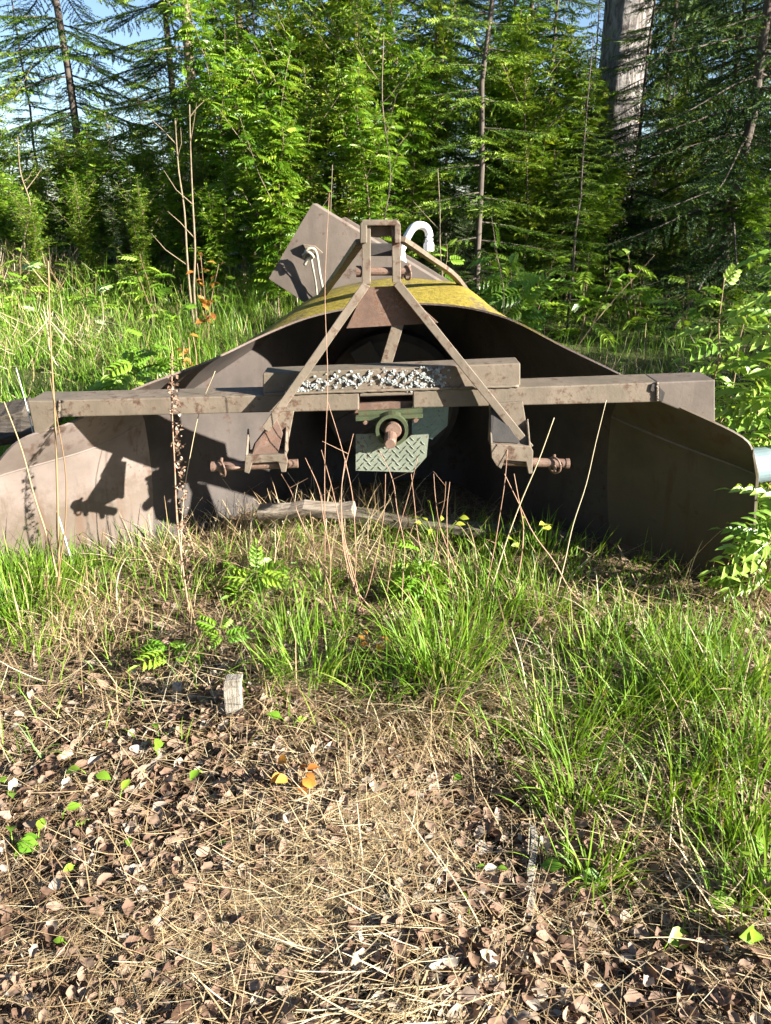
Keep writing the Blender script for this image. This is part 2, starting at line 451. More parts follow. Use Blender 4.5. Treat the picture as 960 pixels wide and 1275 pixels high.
def ground_mat():
    m, t, o = nodes('forest_floor')
    c = t.nodes.new('ShaderNodeTexCoord'); v = c.outputs['Object']
    n1 = noise(t, 1.3, 3, 0.6, vec=v); n2 = noise(t, 28, 5, 0.75, vec=v, dist=0.6); n3 = noise(t, 120, 2, 0.7, vec=v)
    soil = ramp(t, n2, [(0.3, (0.03, 0.018, 0.012)), (0.5, (0.09, 0.057, 0.037)), (0.62, (0.17, 0.115, 0.07)), (0.8, (0.28, 0.20, 0.125))])
    soil = mix(t, ramp(t, n3, [(0.4, (0, 0, 0)), (0.75, (0.6, 0.6, 0.6))]), soil, (0.40, 0.30, 0.19))
    sx = t.nodes.new('ShaderNodeSeparateXYZ'); t.links.new(v, sx.inputs[0])
    gr = ramp(t, n2, [(0.3, (0.03, 0.055, 0.012)), (0.7, (0.10, 0.14, 0.03))])
    far = ramp(t, math_n(t, 'ADD', math_n(t, 'MULTIPLY', sx.outputs['Y'], 0.1), math_n(t, 'MULTIPLY', n1, 0.1)), [(0.36, (0, 0, 0)), (0.5, (0.8, 0.8, 0.8))])
    col = mix(t, far, soil, gr)
    finish(t, o, col, 0.95, math_n(t, 'ADD', n2, n3), 0.9, 0.02, 0, 0.1)
    return m
M['ground'] = ground_mat()

# ------------------------------------------------------------------ ground sheet
def graded(lo, hi, near, step, growth=1.18):
    out = [0.0]; s = step
    while out[-1] < hi:
        if out[-1] > near: s *= growth
        out.append(out[-1] + s)
    neg = [0.0]; s = step
    while neg[-1] > lo:
        if -neg[-1] > near: s *= growth
        neg.append(neg[-1] - s)
    return np.array(sorted(set(neg[1:] + out)))
gx = graded(-450, 450, 3.0, 0.045); gy = graded(-300, 700, 5.0, 0.045)
X, Y = np.meshgrid(gx, gy)
V = np.stack([X, Y, ground_h(X, Y)], -1).reshape(-1, 3)
nx, ny = len(gx), len(gy)
i = np.arange(ny - 1)[:, None] * nx; j = np.arange(nx - 1)[None]
F = np.stack([i + j, i + j + 1, i + nx + j + 1, i + nx + j], -1).reshape(-1, 4)
g = Geo(); g.add(V, F, 0.5)
tag(g.build('ground', M['ground'], smooth=True), kind='structure')

# ------------------------------------------------------------------ the old snow blower
sb = thing('snow_blower', 'abandoned brown tractor snow blower with spread wings, mossy hood and three-point hitch frame', 'snow blower', (0, 2.7, 0))

RIM = [(-14, 592, 2.41), (25, 549, 2.40), (92, 526, 2.46), (165, 487, 2.58), (260, 451, 2.72), (330, 418, 2.82), (380, 398, 2.88), (430, 386, 2.90),
       (480, 380, 2.90), (540, 380, 2.90), (590, 386, 2.88), (640, 401, 2.84), (700, 432, 2.73), (780, 471, 2.56), (835, 502, 2.43), (924, 545, 2.345), (938, 574, 2.36)]
CRE = [(-17, 602, 2.43), (7, 590, 2.46), (118, 557, 2.62), (180, 524, 2.74), (250, 478, 2.95), (330, 424, 3.18), (392, 375, 3.45), (440, 357, 3.5),
       (490, 350, 3.5), (540, 353, 3.5), (578, 363, 3.42), (634, 430, 3.15), (690, 480, 2.92), (761, 518, 2.72), (840, 552, 2.55), (934, 587, 2.40), (939, 594, 2.385)]
BOT = [(-24, 712, 2.42), (-6, 716, 2.44), (120, 704, 2.60), (190, 690, 2.72), (290, 662, 2.95), (350, 640, 3.18), (400, 612, 3.45), (450, 604, 3.5),
       (490, 602, 3.5), (530, 604, 3.5), (575, 612, 3.42), (616, 642, 3.15), (680, 664, 2.92), (760, 684, 2.72), (840, 708, 2.55), (926, 740, 2.37), (931, 742, 2.36)]
def curve3(L, n=6):
    return catmull(np.array([P(*p) for p in L]), n)
R3, C3, B3 = curve3(RIM), curve3(CRE), curve3(BOT)
# straighten the tips: no overshoot past the outer corner
rows = []
for t in np.linspace(0, 1, 7):
    hump = 0.0
    rows.append(R3 * (1 - t) + C3 * t + np.array((0, 0, 0.035)) * (4 * t * (1 - t)) * np.exp(-(((np.linspace(-1, 1, len(R3))) / 0.45) ** 4))[:, None])
rows = rows[:-1]
for t in np.linspace(0, 1, 9):
    bulge = 0.05 * np.sin(PI * t)
    u_ = np.linspace(-1, 1, len(R3))
    rows.append(C3 * (1 - t) + B3 * t + np.array((0, bulge, 0)) * np.clip((0.95 - np.abs(u_)) / 0.3, 0, 1)[:, None])
rows = np.array(rows)                       # rows x columns x 3
nr, nc = rows.shape[:2]
def sheet(c0, c1, name, mats):
    sub = rows[:, c0:c1 + 1]
    k = sub.shape[1]
    a = np.arange(nr - 1)[:, None] * k; b = np.arange(k - 1)[None]
    F = np.stack([a + b, a + b + 1, a + k + b + 1, a + k + b], -1).reshape(-1, 4)
    g = Geo(); g.add(sub.reshape(-1, 3), F, 0.5)
    o = g.build(name, mats, sb, smooth=True)
    so = o.modifiers.new('thick', 'SOLIDIFY'); so.thickness = 0.007; so.offset = 1
    es = o.modifiers.new('es', 'EDGE_SPLIT'); es.split_angle = math.radians(28)
    return o
i0, i1 = 3 * 6, 13 * 6
sheet(0, i0, 'wing_panel', M['inner'])
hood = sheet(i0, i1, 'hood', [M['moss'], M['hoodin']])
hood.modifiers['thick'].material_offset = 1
sheet(i1, nc - 1, 'wing_panel', M['inner_shade'])

for (c0, c1) in ((2, i0), (i1, nc - 3)):
    g = Geo(); tube(g, C3[c0:c1] - (0, .003, 0), .0035, 6); g.build('weld_seam', M['inner'], sb, smooth=True)
    g = Geo(); lo = rows[-1][c0:c1]; up = rows[-2][c0:c1]; mid = lo * .45 + up * .55
    k = c1 - c0; off = np.array((0, -.008, 0))
    Vq = np.concatenate([lo + off, mid + off, mid, lo]); a = np.arange(k - 1)
    g.add(Vq, np.concatenate([np.stack([a + i * k, a + 1 + i * k, a + 1 + ((i + 1) % 4) * k, a + ((i + 1) % 4) * k], 1) for i in range(4)]), .5)
    g.build('cutting_edge', M['rusty'], sb)

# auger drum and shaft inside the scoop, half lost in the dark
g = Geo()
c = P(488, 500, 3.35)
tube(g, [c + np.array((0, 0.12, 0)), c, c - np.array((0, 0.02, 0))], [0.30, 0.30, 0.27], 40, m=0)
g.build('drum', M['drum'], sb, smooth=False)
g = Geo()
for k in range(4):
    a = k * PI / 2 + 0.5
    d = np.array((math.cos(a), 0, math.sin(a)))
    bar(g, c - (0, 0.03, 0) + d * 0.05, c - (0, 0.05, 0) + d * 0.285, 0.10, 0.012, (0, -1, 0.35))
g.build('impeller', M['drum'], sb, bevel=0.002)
g = Geo()
bar(g, P(496, 402, 3.0), P(480, 455, 3.0), 0.045, 0.012)
g.build('centre_strut', M['frame'], sb, bevel=0.002)

# crossbeam: rail, upper box, end gussets
g = Geo()
YB = 2.42
def q(px, py, dy=0.0): return P(px, py, YB + dy)
# bottom line is notched round the bearing
rail = [q(58, 499), q(447, 489.5), q(447, 511), q(58, 520)]
prism(g, rail, (0, 0.13, 0), 0.4)
prism(g, [q(447, 489.5), q(514, 487), q(514, 492), q(447, 494)], (0, 0.128, 0), 0.5)
prism(g, [q(514, 487), q(890, 473.5), q(890, 499), q(514, 508)], (0, 0.13, 0), 0.6)
beam = g.build('crossbeam', M['frame'], sb, bevel=0.004)
g = Geo()
prism(g, [q(327, 465, .006), q(648, 452, .006), q(648, 480.5, .006), q(327, 490.8, .006)], (0, 0.10, 0), 0.5)
g.build('upper_box', M['frame'], beam, bevel=0.004)
g = Geo()
prism(g, [q(34, 499, -.004), q(74, 499.5, -.004), q(72, 521, -.004), q(56, 538, -.004), q(43, 543, -.004)], (0, 0.137, 0), 0.3)
g.build('end_gusset', M['frame'], beam, bevel=0.004)
g = Geo()
prism(g, [q(818, 476, -.004), q(890.5, 473, -.004), q(890.5, 528, -.004), q(818, 499.5, -.004)], (0, 0.125, 0), 0.3)
g.build('end_gusset', M['paint'], beam, bevel=0.004)
for (a_, b_) in ((q(329, 491.0, -.001), q(646, 480.8, -.001)), (q(818, 476, -.004), q(818, 499, -.004)), (q(74, 499.5, -.004), q(73, 520, -.004))):
    g = Geo(); m_ = 60; pts = [a_ + (b_ - a_) * t + rng.normal(0, .0006, 3) for t in np.linspace(0, 1, m_)]
    tube(g, pts, .004 + .0015 * np.abs(np.sin(np.arange(m_) * 1.3)), 6)
    g.build('weld_bead', M['frame'], beam, smooth=True)
g = Geo()
prism(g, [q(812, 478, -.0055), q(819, 477, -.0055), q(823, 484, -.0055), q(828, 489, -.0055), q(825, 500, -.0055), q(819, 498, -.0055), q(816, 489, -.0055), q(810, 486, -.0055)], (0, .002, 0), .5)
g.build('hole_shade_patch', M['dark'], beam)  # dark plate stands in for the shadowed hole beside the end plate
# rusty notch bottom with its ragged lower lip
g = Geo()
prism(g, [q(447, 503, .02), q(514, 499, .02), q(509, 513, .02), q(440, 516, .02)], (0, 0.09, 0), 0.5)
g.build('notch_lip', M['rusty'], beam, bevel=0.002)

# lichen crust on the upper box
g = Geo()
tv = np.array([(-.5, -.35, 0), (.5, -.25, .1), (.55, .3, .22), (-.1, .5, .12), (-.5, .2, .2)]); tf = np.array([[0, 1, 2, 3, 4]])
cl = [(395, 478, 22, 8, 90), (372, 484, 18, 6, 60), (430, 474, 22, 10, 110), (455, 470, 14, 7, 60), (487, 472, 18, 11, 110), (510, 476, 16, 12, 110), (535, 466, 20, 10, 130), (545, 474, 14, 8, 80), (525, 480, 12, 5, 50), (548, 459, 9, 3, 30)]
pos = []
for (a, b, sa, sb_, n) in cl:
    for _ in range(int(n * 2.2)):
        px, py = random.gauss(a, sa * .5), random.gauss(b, sb_ * .5)
        py = min(max(py, 457 + (540 - px) * .03), 487)
        if math.sin(px * .35) * math.sin(py * .5 + px * .12) + random.gauss(0, .22) > .12: pos.append(P(px, py, YB + .004 - random.uniform(0, .005)))
pos = np.array(pos); N = len(pos)
ax = norm(rng.normal(0, 1, (N, 3)) * (1, .35, 1)); n0 = norm(np.array((.2, -1, .45)) + rng.normal(0, .24, (N, 3)))
yy = norm(np.cross(n0, ax)); xx = np.cross(yy, n0)
inst(g, tv, tf, pos, xx, yy, n0, rng.uniform(.0035, .0095, N))
g.build('lichen', M['lichen'], beam, kind='stuff', label='crusty white lichen on the upper box')

# hitch mast: two bent angle bars from the top down to the lower brackets
YM = 2.415
def angle_bar(pts, name, sgn):
    g = Geo()
    for (a, b) in zip(pts[:-1], pts[1:]):
        a = np.array(a); b = np.array(b)
        bar(g, a, b, 0.026, 0.008, (0, -1, 0), .5)
        t = (b - a) / np.linalg.norm(b - a); s = np.cross(t, (0, -1, 0)); s /= np.linalg.norm(s)
        bar(g, a - s * .0095 * sgn + (0, .021, 0), b - s * .0095 * sgn + (0, .021, 0), 0.007, 0.036, (0, -1, 0), .5)
    return g.build(name, M['frame'], sb, bevel=0.002)
angle_bar([P(456, 281, YM), P(456, 354, YM), P(330, 535, 2.345)], 'mast_bar', 1)
angle_bar([P(493, 281, YM), P(494, 352, YM), P(660, 558, 2.345)], 'mast_bar', -1)
g = Geo()
capf = [P(448, 279, 2.40), P(451, 274, 2.40), P(495, 274, 2.40), P(499, 279, 2.40), P(499, 303, 2.40), P(491, 303, 2.40), P(491, 281, 2.40), P(457, 281, 2.40), P(457, 303, 2.40), P(448, 303, 2.40)]
prism(g, capf, (0, .085, 0), .5)
prism(g, [P(457, 281, 2.45), P(491, 281, 2.45), P(491, 296, 2.45), P(484, 294, 2.45), P(470, 296, 2.45), P(457, 294, 2.45)], (0, .006, 0), .2)
g.build('mast_cap', M['frame'], sb, bevel=0.003)
g = Geo()
prism(g, [P(456, 358, 2.437), P(495, 356, 2.437), P(546, 402, 2.437), P(431, 409, 2.437)], (0, .008, 0), .5)
g.build('gusset_plate', M['rusty'], sb, bevel=0.001)
# top link pin with knob and linch ring
def ring(g, c, r, w, nrm=(1, 0, 0), n=16):
    c = np.array(c); nrm = np.array(nrm, float); nrm /= np.linalg.norm(nrm)
    u = np.cross(nrm, (0, .3, 1)); u /= np.linalg.norm(u); v = np.cross(nrm, u)
    tube(g, [c + r * (math.cos(a) * u + math.sin(a) * v) for a in np.linspace(0, 2 * PI, n)], w, 6, cap=False)
g = Geo()
pa, pb = P(447, 338, 2.43), P(512, 338, 2.43)
tube(g, [pa, pb], .0125, 14)
for f, r in ((-.03, .017), (.02, .017)):
    pc = pa + (pb - pa) * f; tube(g, [pc - (.004, 0, 0), pc + (.004, 0, 0)], r, 14)
pin = g.build('top_pin', M['pin'], sb, smooth=False)
g = Geo()
ring(g, pb + (-.012, 0, -.004), .02, .0035, (.8, .5, .1)); tube(g, [pb + (-.03, -.008, -.02), pb + (-.003, 0, .02)], .004, 6)
g.build('linch_pin', M['pin'], pin, smooth=True)
# dark bar painted in for the shaded band between the mast bars
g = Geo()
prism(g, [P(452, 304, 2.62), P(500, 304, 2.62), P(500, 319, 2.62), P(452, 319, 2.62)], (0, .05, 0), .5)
g.build('shade_bar', M['dark'], sb, bevel=.003)
# rear stays running from the cap down to the hood
def stay(pts, name):
    g = Geo(); c = catmull(pts, 5)
    for a, b in zip(c[:-1], c[1:]):
        bar(g, a, b + (b - a) * .05, .03, .014, (0, -.5, 1), .5)
    return g.build(name, M['frame'], sb)
stay([P(449, 300, 2.46), P(428, 330, 2.75), P(400, 369, 3.15), P(392, 380, 3.3)], 'stay')
stay([P(499, 297, 2.46), P(530, 318, 2.75), P(565, 343, 3.1), P(590, 376, 3.38)], 'stay')

# lower link brackets with pins
def bracket(side):
    if side < 0:
        plate = [(311, 556), (366, 508), (366, 516), (357, 560), (352, 577), (309, 573)]
        plate = [(316, 553), (345, 514), (366, 512), (356, 566), (311, 568)]
        front = [(305, 568), (356, 566), (358, 574), (356, 588), (350, 588), (346, 575), (314, 577), (310, 590), (304, 588)]
        p0, p1, rg = (268, 581), (371, 577), (276, 581)
    else:
        plate = [(609, 503), (651, 500), (660, 556), (646, 556), (611, 552)]
        front = [(611, 553), (661, 556), (664, 562), (663, 590), (658, 590), (655, 575), (628, 573), (624, 584), (618, 580), (612, 570)]
        p0, p1, rg = (619, 574), (704, 577), (690, 577)
    g = Geo()
    prism(g, [P(a, b, 2.385) for a, b in plate], (0, .012, 0), .5)
    xa, xb = (plate[0], plate[-1])
    # side webs reaching forward
    for (a, b, c) in (((plate[1][0], plate[1][1]), (front[0][0] + 3, front[0][1] + 2), (plate[-1][0], plate[-1][1])),):
        pass
    o = g.build('lower_bracket', M['frame'], sb, bevel=.002)
    g = Geo()
    prism(g, [P(a, b, 2.30) for a, b in front], (0, .012, 0), .5)
    t0, t1 = front[0], front[1]
    A, B = P(t0[0], t0[1], 2.312), P(t1[0], t1[1], 2.312)
    prism(g, [A, B, B - (0, 0, .008), A - (0, 0, .008)], (0, .072, 0), .5)
    for xx in (0, 1):
        c = A if xx == 0 else B
        ww = .006 if xx == 0 else -.006
        prism(g, [c + (0, .001, 0), c + (0, .072, .0), c + (0, .072, .07)], (ww, 0, 0), .5)
    g.build('clevis', M['frame'], o, bevel=.002)
    g = Geo()
    a, b = P(p0[0], p0[1], 2.33), P(p1[0], p1[1], 2.33)
    tube(g, [a, b], .0145, 16)
    e = a if side < 0 else b
    s = -1 if side < 0 else 1
    tube(g, [e, e + (s * .012, 0, 0)], .0165, 16)
    p = g.build('link_pin', M['pin'], o)
    g = Geo()
    rc = P(rg[0], rg[1], 2.33)
    ring(g, rc + (0, -.005, -.004), .026, .0035, (.8, .6, .1))
    tube(g, [rc + (-.0, -.02, -.02), rc + (.0, .01, .026)], .005, 6)
    if side < 0:
        tube(g, [rc + (.01, -.016, 0), rc + (.065, -.02, .004)], [.012, .002], 8)
    g.build('linch_pin', M['pin'], p, smooth=True)
bracket(-1); bracket(1)
# triangular webs joining brackets to the beam
g = Geo()
prism(g, [P(611, 508, 2.375), P(617, 506, 2.375), P(648, 552, 2.33), P(611, 550, 2.33)], (0, .008, 0), .4)
g.build('bracket_web', M['dark'], sb, bevel=.001)
g = Geo()
prism(g, [P(344, 520, 2.375), P(352, 540, 2.36), P(346, 564, 2.33), P(314, 566, 2.33), P(318, 552, 2.345)], (0, .008, 0), .4)
g.build('bracket_web', M['rusty'], sb, bevel=.001)

# power shaft, bearing and tread-plate shields
c = P(488, 533, 2.385)
g = Geo()
tube(g, [c + (0, -.03, 0), c + (0, .05, 0)], .052, 28, m=0, cap=False)
tube(g, [c + (0, .05, 0), c + (0, -.03, 0)], .041, 28, m=0, cap=False)
for k in range(28):
    a, b = k * 2 * PI / 28, (k + 1) * 2 * PI / 28
    V = [c + (r * math.cos(t), -.03, r * math.sin(t)) for r, t in ((.041, a), (.052, a), (.052, b), (.041, b))]
    g.add(V, [[0, 1, 2, 3]], .5)
bar(g, P(443, 520, 2.40), P(526, 516, 2.40), .045, .012, (0, 0, 1), .5)
prism(g, [P(446, 513, 2.405), P(526, 509, 2.405), P(526, 517, 2.405), P(510, 523, 2.405), P(466, 525, 2.405), P(446, 522, 2.405)], (0, .02, 0), .5)
bear = g.build('bearing_housing', M['bearing'], sb, bevel=.001)
for bx in (455, 517):
    g = Geo()
    b0 = P(bx, 524 if bx < 500 else 521, 2.395)
    tube(g, [b0, b0 + (0, -.014, 0)], .011, 6); tube(g, [b0, b0 + (0, -.024, 0)], .006, 10)
    g.build('bolt', M['pin'], bear)
g = Geo()
tube(g, [c + (0, .12, 0), c + (.004, -.02, 0), c + (.004, -.035, 0)], [.028, .028, .024], 20)
tube(g, [c + (-.004, -.03, -.018), c + (-.006, -.07, -.03), c + (-.006, -.078, -.03)], [.02, .019, .015], 16)
g.build('power_shaft', M['pin'], sb)
def tread(poly, Y, name, mat, parent, step):
    A = [P(a, b, Y) for a, b in poly]
    g = Geo(); prism(g, A, (0, .005, 0), .5)
    xs = [p[0] for p in A]; zs = [p[2] for p in A]
    def inside(x, z):
        r = False; n = len(A)
        for i in range(n):
            x1, z1, x2, z2 = A[i][0], A[i][2], A[i - 1][0], A[i - 1][2]
            if (z1 > z) != (z2 > z) and x < (x2 - x1) * (z - z1) / (z2 - z1) + x1: r = not r
        return r
    k = 0; z = min(zs)
    while z < max(zs):
        x = min(xs) + (k % 2) * step * .5; j = 0
        while x < max(xs):
            sgn = 1 if (j + k) % 2 else -1
            d = np.array((.0065, 0, .0065 * sgn)); c0 = np.array((x, Y - .001, z))
            if inside(*(c0 + d)[[0, 2]]) and inside(*(c0 - d)[[0, 2]]):
                tube(g, [c0 - d, c0 - d * .5 - (0, .0008, 0), c0 + d * .5 - (0, .0008, 0), c0 + d], [.0004, .0012, .0012, .0004], 6, .5)
            x += step; j += 1
        z += step * .62; k += 1
    return g.build(name, mat, parent)
tread([(443, 541), (466, 540), (480, 552), (500, 552), (512, 542), (534, 541), (531, 569), (514, 588), (443, 586)], 2.395, 'tread_plate', M['tread'], sb, .023)
tread([(513, 506), (559, 503), (557, 530), (538, 547), (513, 540)], 2.62, 'tread_plate', M['tread2'], sb, .027)

# chute deflector: a large folded plate standing behind the hood
YC = 3.72
g = Geo()
main = [P(389, 253, YC), P(334, 347, YC), P(388, 383, YC), P(470, 415, YC), P(600, 415, YC), P(592, 378, YC)]
prism(g, main, (.02, .012, 0), .5)
ch = g.build('chute_plate', M['paint'], sb, bevel=.002)
g = Geo()
prism(g, [P(423, 272, YC + .02), P(430, 270, YC + .02), P(592, 369, YC + .02), P(592, 378, YC + .02)], (.02, .2, -.075), .5)
g.build('chute_flange', M['paint'], ch, bevel=.002)
g = Geo()
prism(g, [P(352, 334, YC - .004), P(356, 337, YC - .004), P(398, 372, YC - .004), P(394, 374, YC - .004)], (0, .003, 0), .5)
g.build('seam_strip', M['paint'], ch)
g = Geo()
prism(g, [P(377, 304, YC - .03), P(392, 306, YC - .03), P(402, 315, YC - .03), P(396, 318, YC - .03), P(380, 310, YC - .03)], (0, .028, 0), .5)
cb = g.build('chute_bracket', M['frame'], ch, bevel=.002)
g = Geo()
tube(g, catmull([P(378, 321, YC - .05), P(381, 312, YC - .07), P(388, 309, YC - .07), P(394, 315, YC - .06), P(398, 340, YC - .05), P(403, 366, YC - .04)], 5), .006, 6)
tube(g, catmull([P(388, 310, YC - .06), P(388, 325, YC - .05), P(393, 350, YC - .04), P(395, 372, YC - .03)], 5), .006, 6)
tube(g, catmull([P(377, 318, YC - .06), P(384, 314, YC - .08), P(390, 320, YC - .07), P(383, 323, YC - .06), P(379, 330, YC - .05)], 5), .007, 6)
g.build('rope', M['rope'], cb, smooth=True)

# white gooseneck pipe
g = Geo()
cc = [P(494, 322, 2.95), P(500, 310, 2.95), P(507, 295, 2.95), P(514, 284, 2.95), P(522, 280.5, 2.95), P(530, 283, 2.95), P(534, 291, 2.95), P(534, 302, 2.95)]
tube(g, catmull(cc, 6), .0145, 14)
gp = g.build('gooseneck_pipe', M['white'], sb, smooth=True)
g = Geo()
a = P(534, 302, 2.95); tube(g, [a, a - (0, 0, .006), a - (0, 0, .028), a - (0, 0, .03)], [.016, .019, .019, .016], 16)
g.build('ferrule', M['white'], gp)
g = Geo()
prism(g, [P(494, 313, 2.94), P(503, 308, 2.94), P(505, 318, 2.94), P(506, 328, 2.94), P(494, 322, 2.94)], (0, .04, 0), .5)
g.build('pipe_base', M['white'], gp, bevel=.004)

# ------------------------------------------------------------------ wood, stones, barrel
def board(name, label, cat, a, b, w, d, mat, up=(0, -.3, 1), group=None, bevel=.004):
    a = np.array(a); b = np.array(b); n = 7
    g = Geo()
    pts = [a + (b - a) * t + rng.normal(0, .003, 3) for t in np.linspace(0, 1, n)]
    t = (b - a) / np.linalg.norm(b - a); u = np.array(up, float); u -= t * u.dot(t); u /= np.linalg.norm(u); s = np.cross(t, u)
    V = []
    for p in pts:
        for (x, y) in ((1, 1), (-1, 1), (-1, -1), (1, -1)):
            V.append(p + s * x * w / 2 * random.uniform(.92, 1.05) + u * y * d / 2 * random.uniform(.9, 1.05) + t * (random.uniform(-.006, .006)))
    F = [[4 * i + j, 4 * i + (j + 1) % 4, 4 * i + 4 + (j + 1) % 4, 4 * i + 4 + j] for i in range(n - 1) for j in range(4)]
    F += [[3, 2, 1, 0], [4 * n - 4, 4 * n - 3, 4 * n - 2, 4 * n - 1]]
    g.add(V, F, .5)
    o = g.build(name, mat, loc=a, bevel=bevel)
    return tag(o, label, cat, group)
board('wood_plank', 'long weathered plank lying under the middle of the snow blower', 'plank', P(372, 634, 2.92), P(712, 672, 2.74), .06, .04, M['shadewood'])
board('wood_plank', 'short grey board under the plank left of the power shaft', 'plank', P(322, 636, 2.80), P(440, 633, 2.74), .06, .04, M['wood'])
a = G(291, 893); board('wood_peg', 'grey split wooden peg standing in dry grass at left of centre', 'peg', a - (0, 0, .03), P(290, 845, a[1] + .015), .042, .03, M['peg'], (0, -1, 0), bevel=.002)
a = G(219, 880); board('wood_peg', 'thin dark peg stump beside the pale split peg', 'peg', a - (0, 0, .03), P(219, 850, a[1] + .01), .022, .02, M['peg'], (0, -1, 0), bevel=.002)
a, b = G(659, 1150), G(664, 1045)
board('wood_lath', 'narrow grey wooden lath lying among dead leaves lower right', 'lath', a + (0, 0, .015), b + (0, 0, .03), .014, .008, M['peg'], (0, -.3, 1), bevel=.001)
a, b = G(245, 1200), G(330, 1186)
def stone(name, label, px, py, s, seed, mat=M['stone']):
    r = np.random.default_rng(seed)
    n, m_ = 9, 12; V = []
    off = r.normal(0, 1, (4, 3)); ph = r.uniform(0, 6, 4)
    for i in range(n + 1):
        for j in range(m_):
            th, ph_ = PI * i / n, 2 * PI * j / m_
            d = np.array((math.sin(th) * math.cos(ph_), math.sin(th) * math.sin(ph_), math.cos(th)))
            k = 1 + sum(.09 * math.sin(2.2 * d.dot(off[q_]) + ph[q_]) for q_ in range(4))
            V.append(d * k * np.array(s))
    F = [[i * m_ + j, i * m_ + (j + 1) % m_, (i + 1) * m_ + (j + 1) % m_, (i + 1) * m_ + j] for i in range(n) for j in range(m_)]
    c = G(px, py) + (0, 0, s[2] * .6)
    g = Geo(); g.add(np.array(V) + c, F, .5)
    tag(g.build(name, mat, loc=c), label, 'stone')
stone('stone', 'flat white chip beside the small orange seedling', 340, 968, (.021, .017, .008), 3)
stone('stone', 'rounded pale stone in dry grass, lower left of the orange seedling', 285, 1030, (.018, .016, .009), 5)
stone('stone', 'grey stone at the lower left edge of the ground', 12, 1228, (.022, .02, .009), 8)
# pale blue barrel peeping out behind the right wing
g = Geo()
a = P(915, 583, 2.72); d = np.array((.75, .35, -.03))
prof = [(0, .02), (.002, .105), (.03, .112), (.06, .108), (.2, .11), (.22, .117), (.24, .11), (.45, .11), (.47, .117), (.49, .11), (.7, .108), (.74, .10), (.75, .02)]
dn = d / np.linalg.norm(d)
tube(g, [a + dn * t for t, r in prof], [r * .62 for t, r in prof], 28)
tag(g.build('barrel', M['blue'], loc=a, smooth=False), 'pale blue plastic barrel lying behind the right wing tip', 'barrel')
board('wood_plank', 'dark grey board lying behind the left end of the crossbeam', 'plank', P(-20, 520, 2.95), P(34, 508, 2.95), .12, .04, M['darkwood'])
board('wood_plank', 'lower grey board lying behind the left end of the crossbeam', 'plank', P(-20, 545, 2.8), P(40, 533, 2.85), .12, .04, M['darkwood'])

# ------------------------------------------------------------------ leaves, saplings, spruces
def pinnate(pairs=6, fold=True, droop=0.35):
    """one compound leaf along +x, length 1"""
    V = []; F = []
    def leaflet(b, d, L, w, nz):
        d = norm(np.array(d)); s = norm(np.cross((0, 0, 1.0), d)); u = np.cross(d, s)
        k = len(V)
        tip = b + d * L + np.array((0, 0, -.25 * L))
        if fold:
            m1 = b + d * L * .33 - u * .0; m2 = b + d * L * .68 - np.array((0, 0, .07 * L))
            V.extend([b, m1 + s * w * .9 + u * w * .45, m2 + s * w * .8 + u * w * .4, tip, m2 - s * w * .8 + u * w * .4, m1 - s * w * .9 + u * w * .45, m1, m2])
            F.extend([[k, k + 6, k + 1, k + 1], [k + 6, k + 7, k + 2, k + 1], [k + 7, k + 3, k + 2, k + 2], [k, k + 5, k + 6, k + 6], [k + 6, k + 5, k + 4, k + 7], [k + 7, k + 4, k + 3, k + 3]])
        else:
            m = b + d * L * .45
            V.extend([b, m + s * w + u * w * .3, tip, m - s * w + u * w * .3])
            F.append([k, k + 1, k + 2, k + 3])
    def pt(x): return np.array((x, 0, -droop * x * x))
    for i in range(pairs):
        x = .25 + .68 * i / pairs
        L = (.40 if fold else .36) * (1 - .35 * abs(i / (pairs - 1) - .4)); w = L * (.27 if fold else .24)
        for sgn in (1, -1):
            leaflet(pt(x), (.55, sgn, -.12 - droop * .6 * x), L * random.uniform(.9, 1.1), w, 0)
    leaflet(pt(.95), (1, 0, -droop * 1.6), .3, .052, 0)
    # rachis
    k = len(V)
    for x in (0, .5, 1.0):
        p = pt(x); V.extend([p + (0, .008, 0), p - (0, .008, 0)])
    F.extend([[k, k + 1, k + 3, k + 2], [k + 2, k + 3, k + 5, k + 4]])
    V = np.array(V, float); F = np.array(F)
    return V, F

def fix_tris(F):
    """degenerate quads -> separate triangles"""
    tri = F[F[:, 2] == F[:, 3]][:, :3]; quad = F[F[:, 2] != F[:, 3]]
    return tri, quad

PIN_NEAR = pinnate(5, True, .6)
PIN_BIG = pinnate(4, True, .75)
PIN_FAR = pinnate(5, False, .5)

def simple_spray():
    r = np.random.default_rng(77); V = []; F = []
    for i in range(7):
        b = np.array((.12 + .13 * i, 0, -.05 * i)); sg = 1 if i % 2 else -1
        d = norm(np.array((.6, sg * r.uniform(.5, 1), r.uniform(-.5, .2)))); sd = norm(np.cross((r.normal(0, .4), r.normal(0, .4), 1.0), d)); up = np.cross(d, sd)
        L = r.uniform(.26, .36); w = L * .36; k = len(V)
        V.extend([b, b + d * L * .4 + sd * w + up * w * .3, b + d * L, b + d * L * .4 - sd * w + up * w * .3]); F.append([k, k + 1, k + 2, k + 3])
    k = len(V); V.extend([np.array((0, .006, 0)), np.array((0, -.006, 0)), np.array((1, -.004, -.38)), np.array((1, .004, -.38))]); F.append([k, k + 1, k + 2, k + 3])
    return np.array(V, float), np.array(F)
SIMPLE = simple_spray()

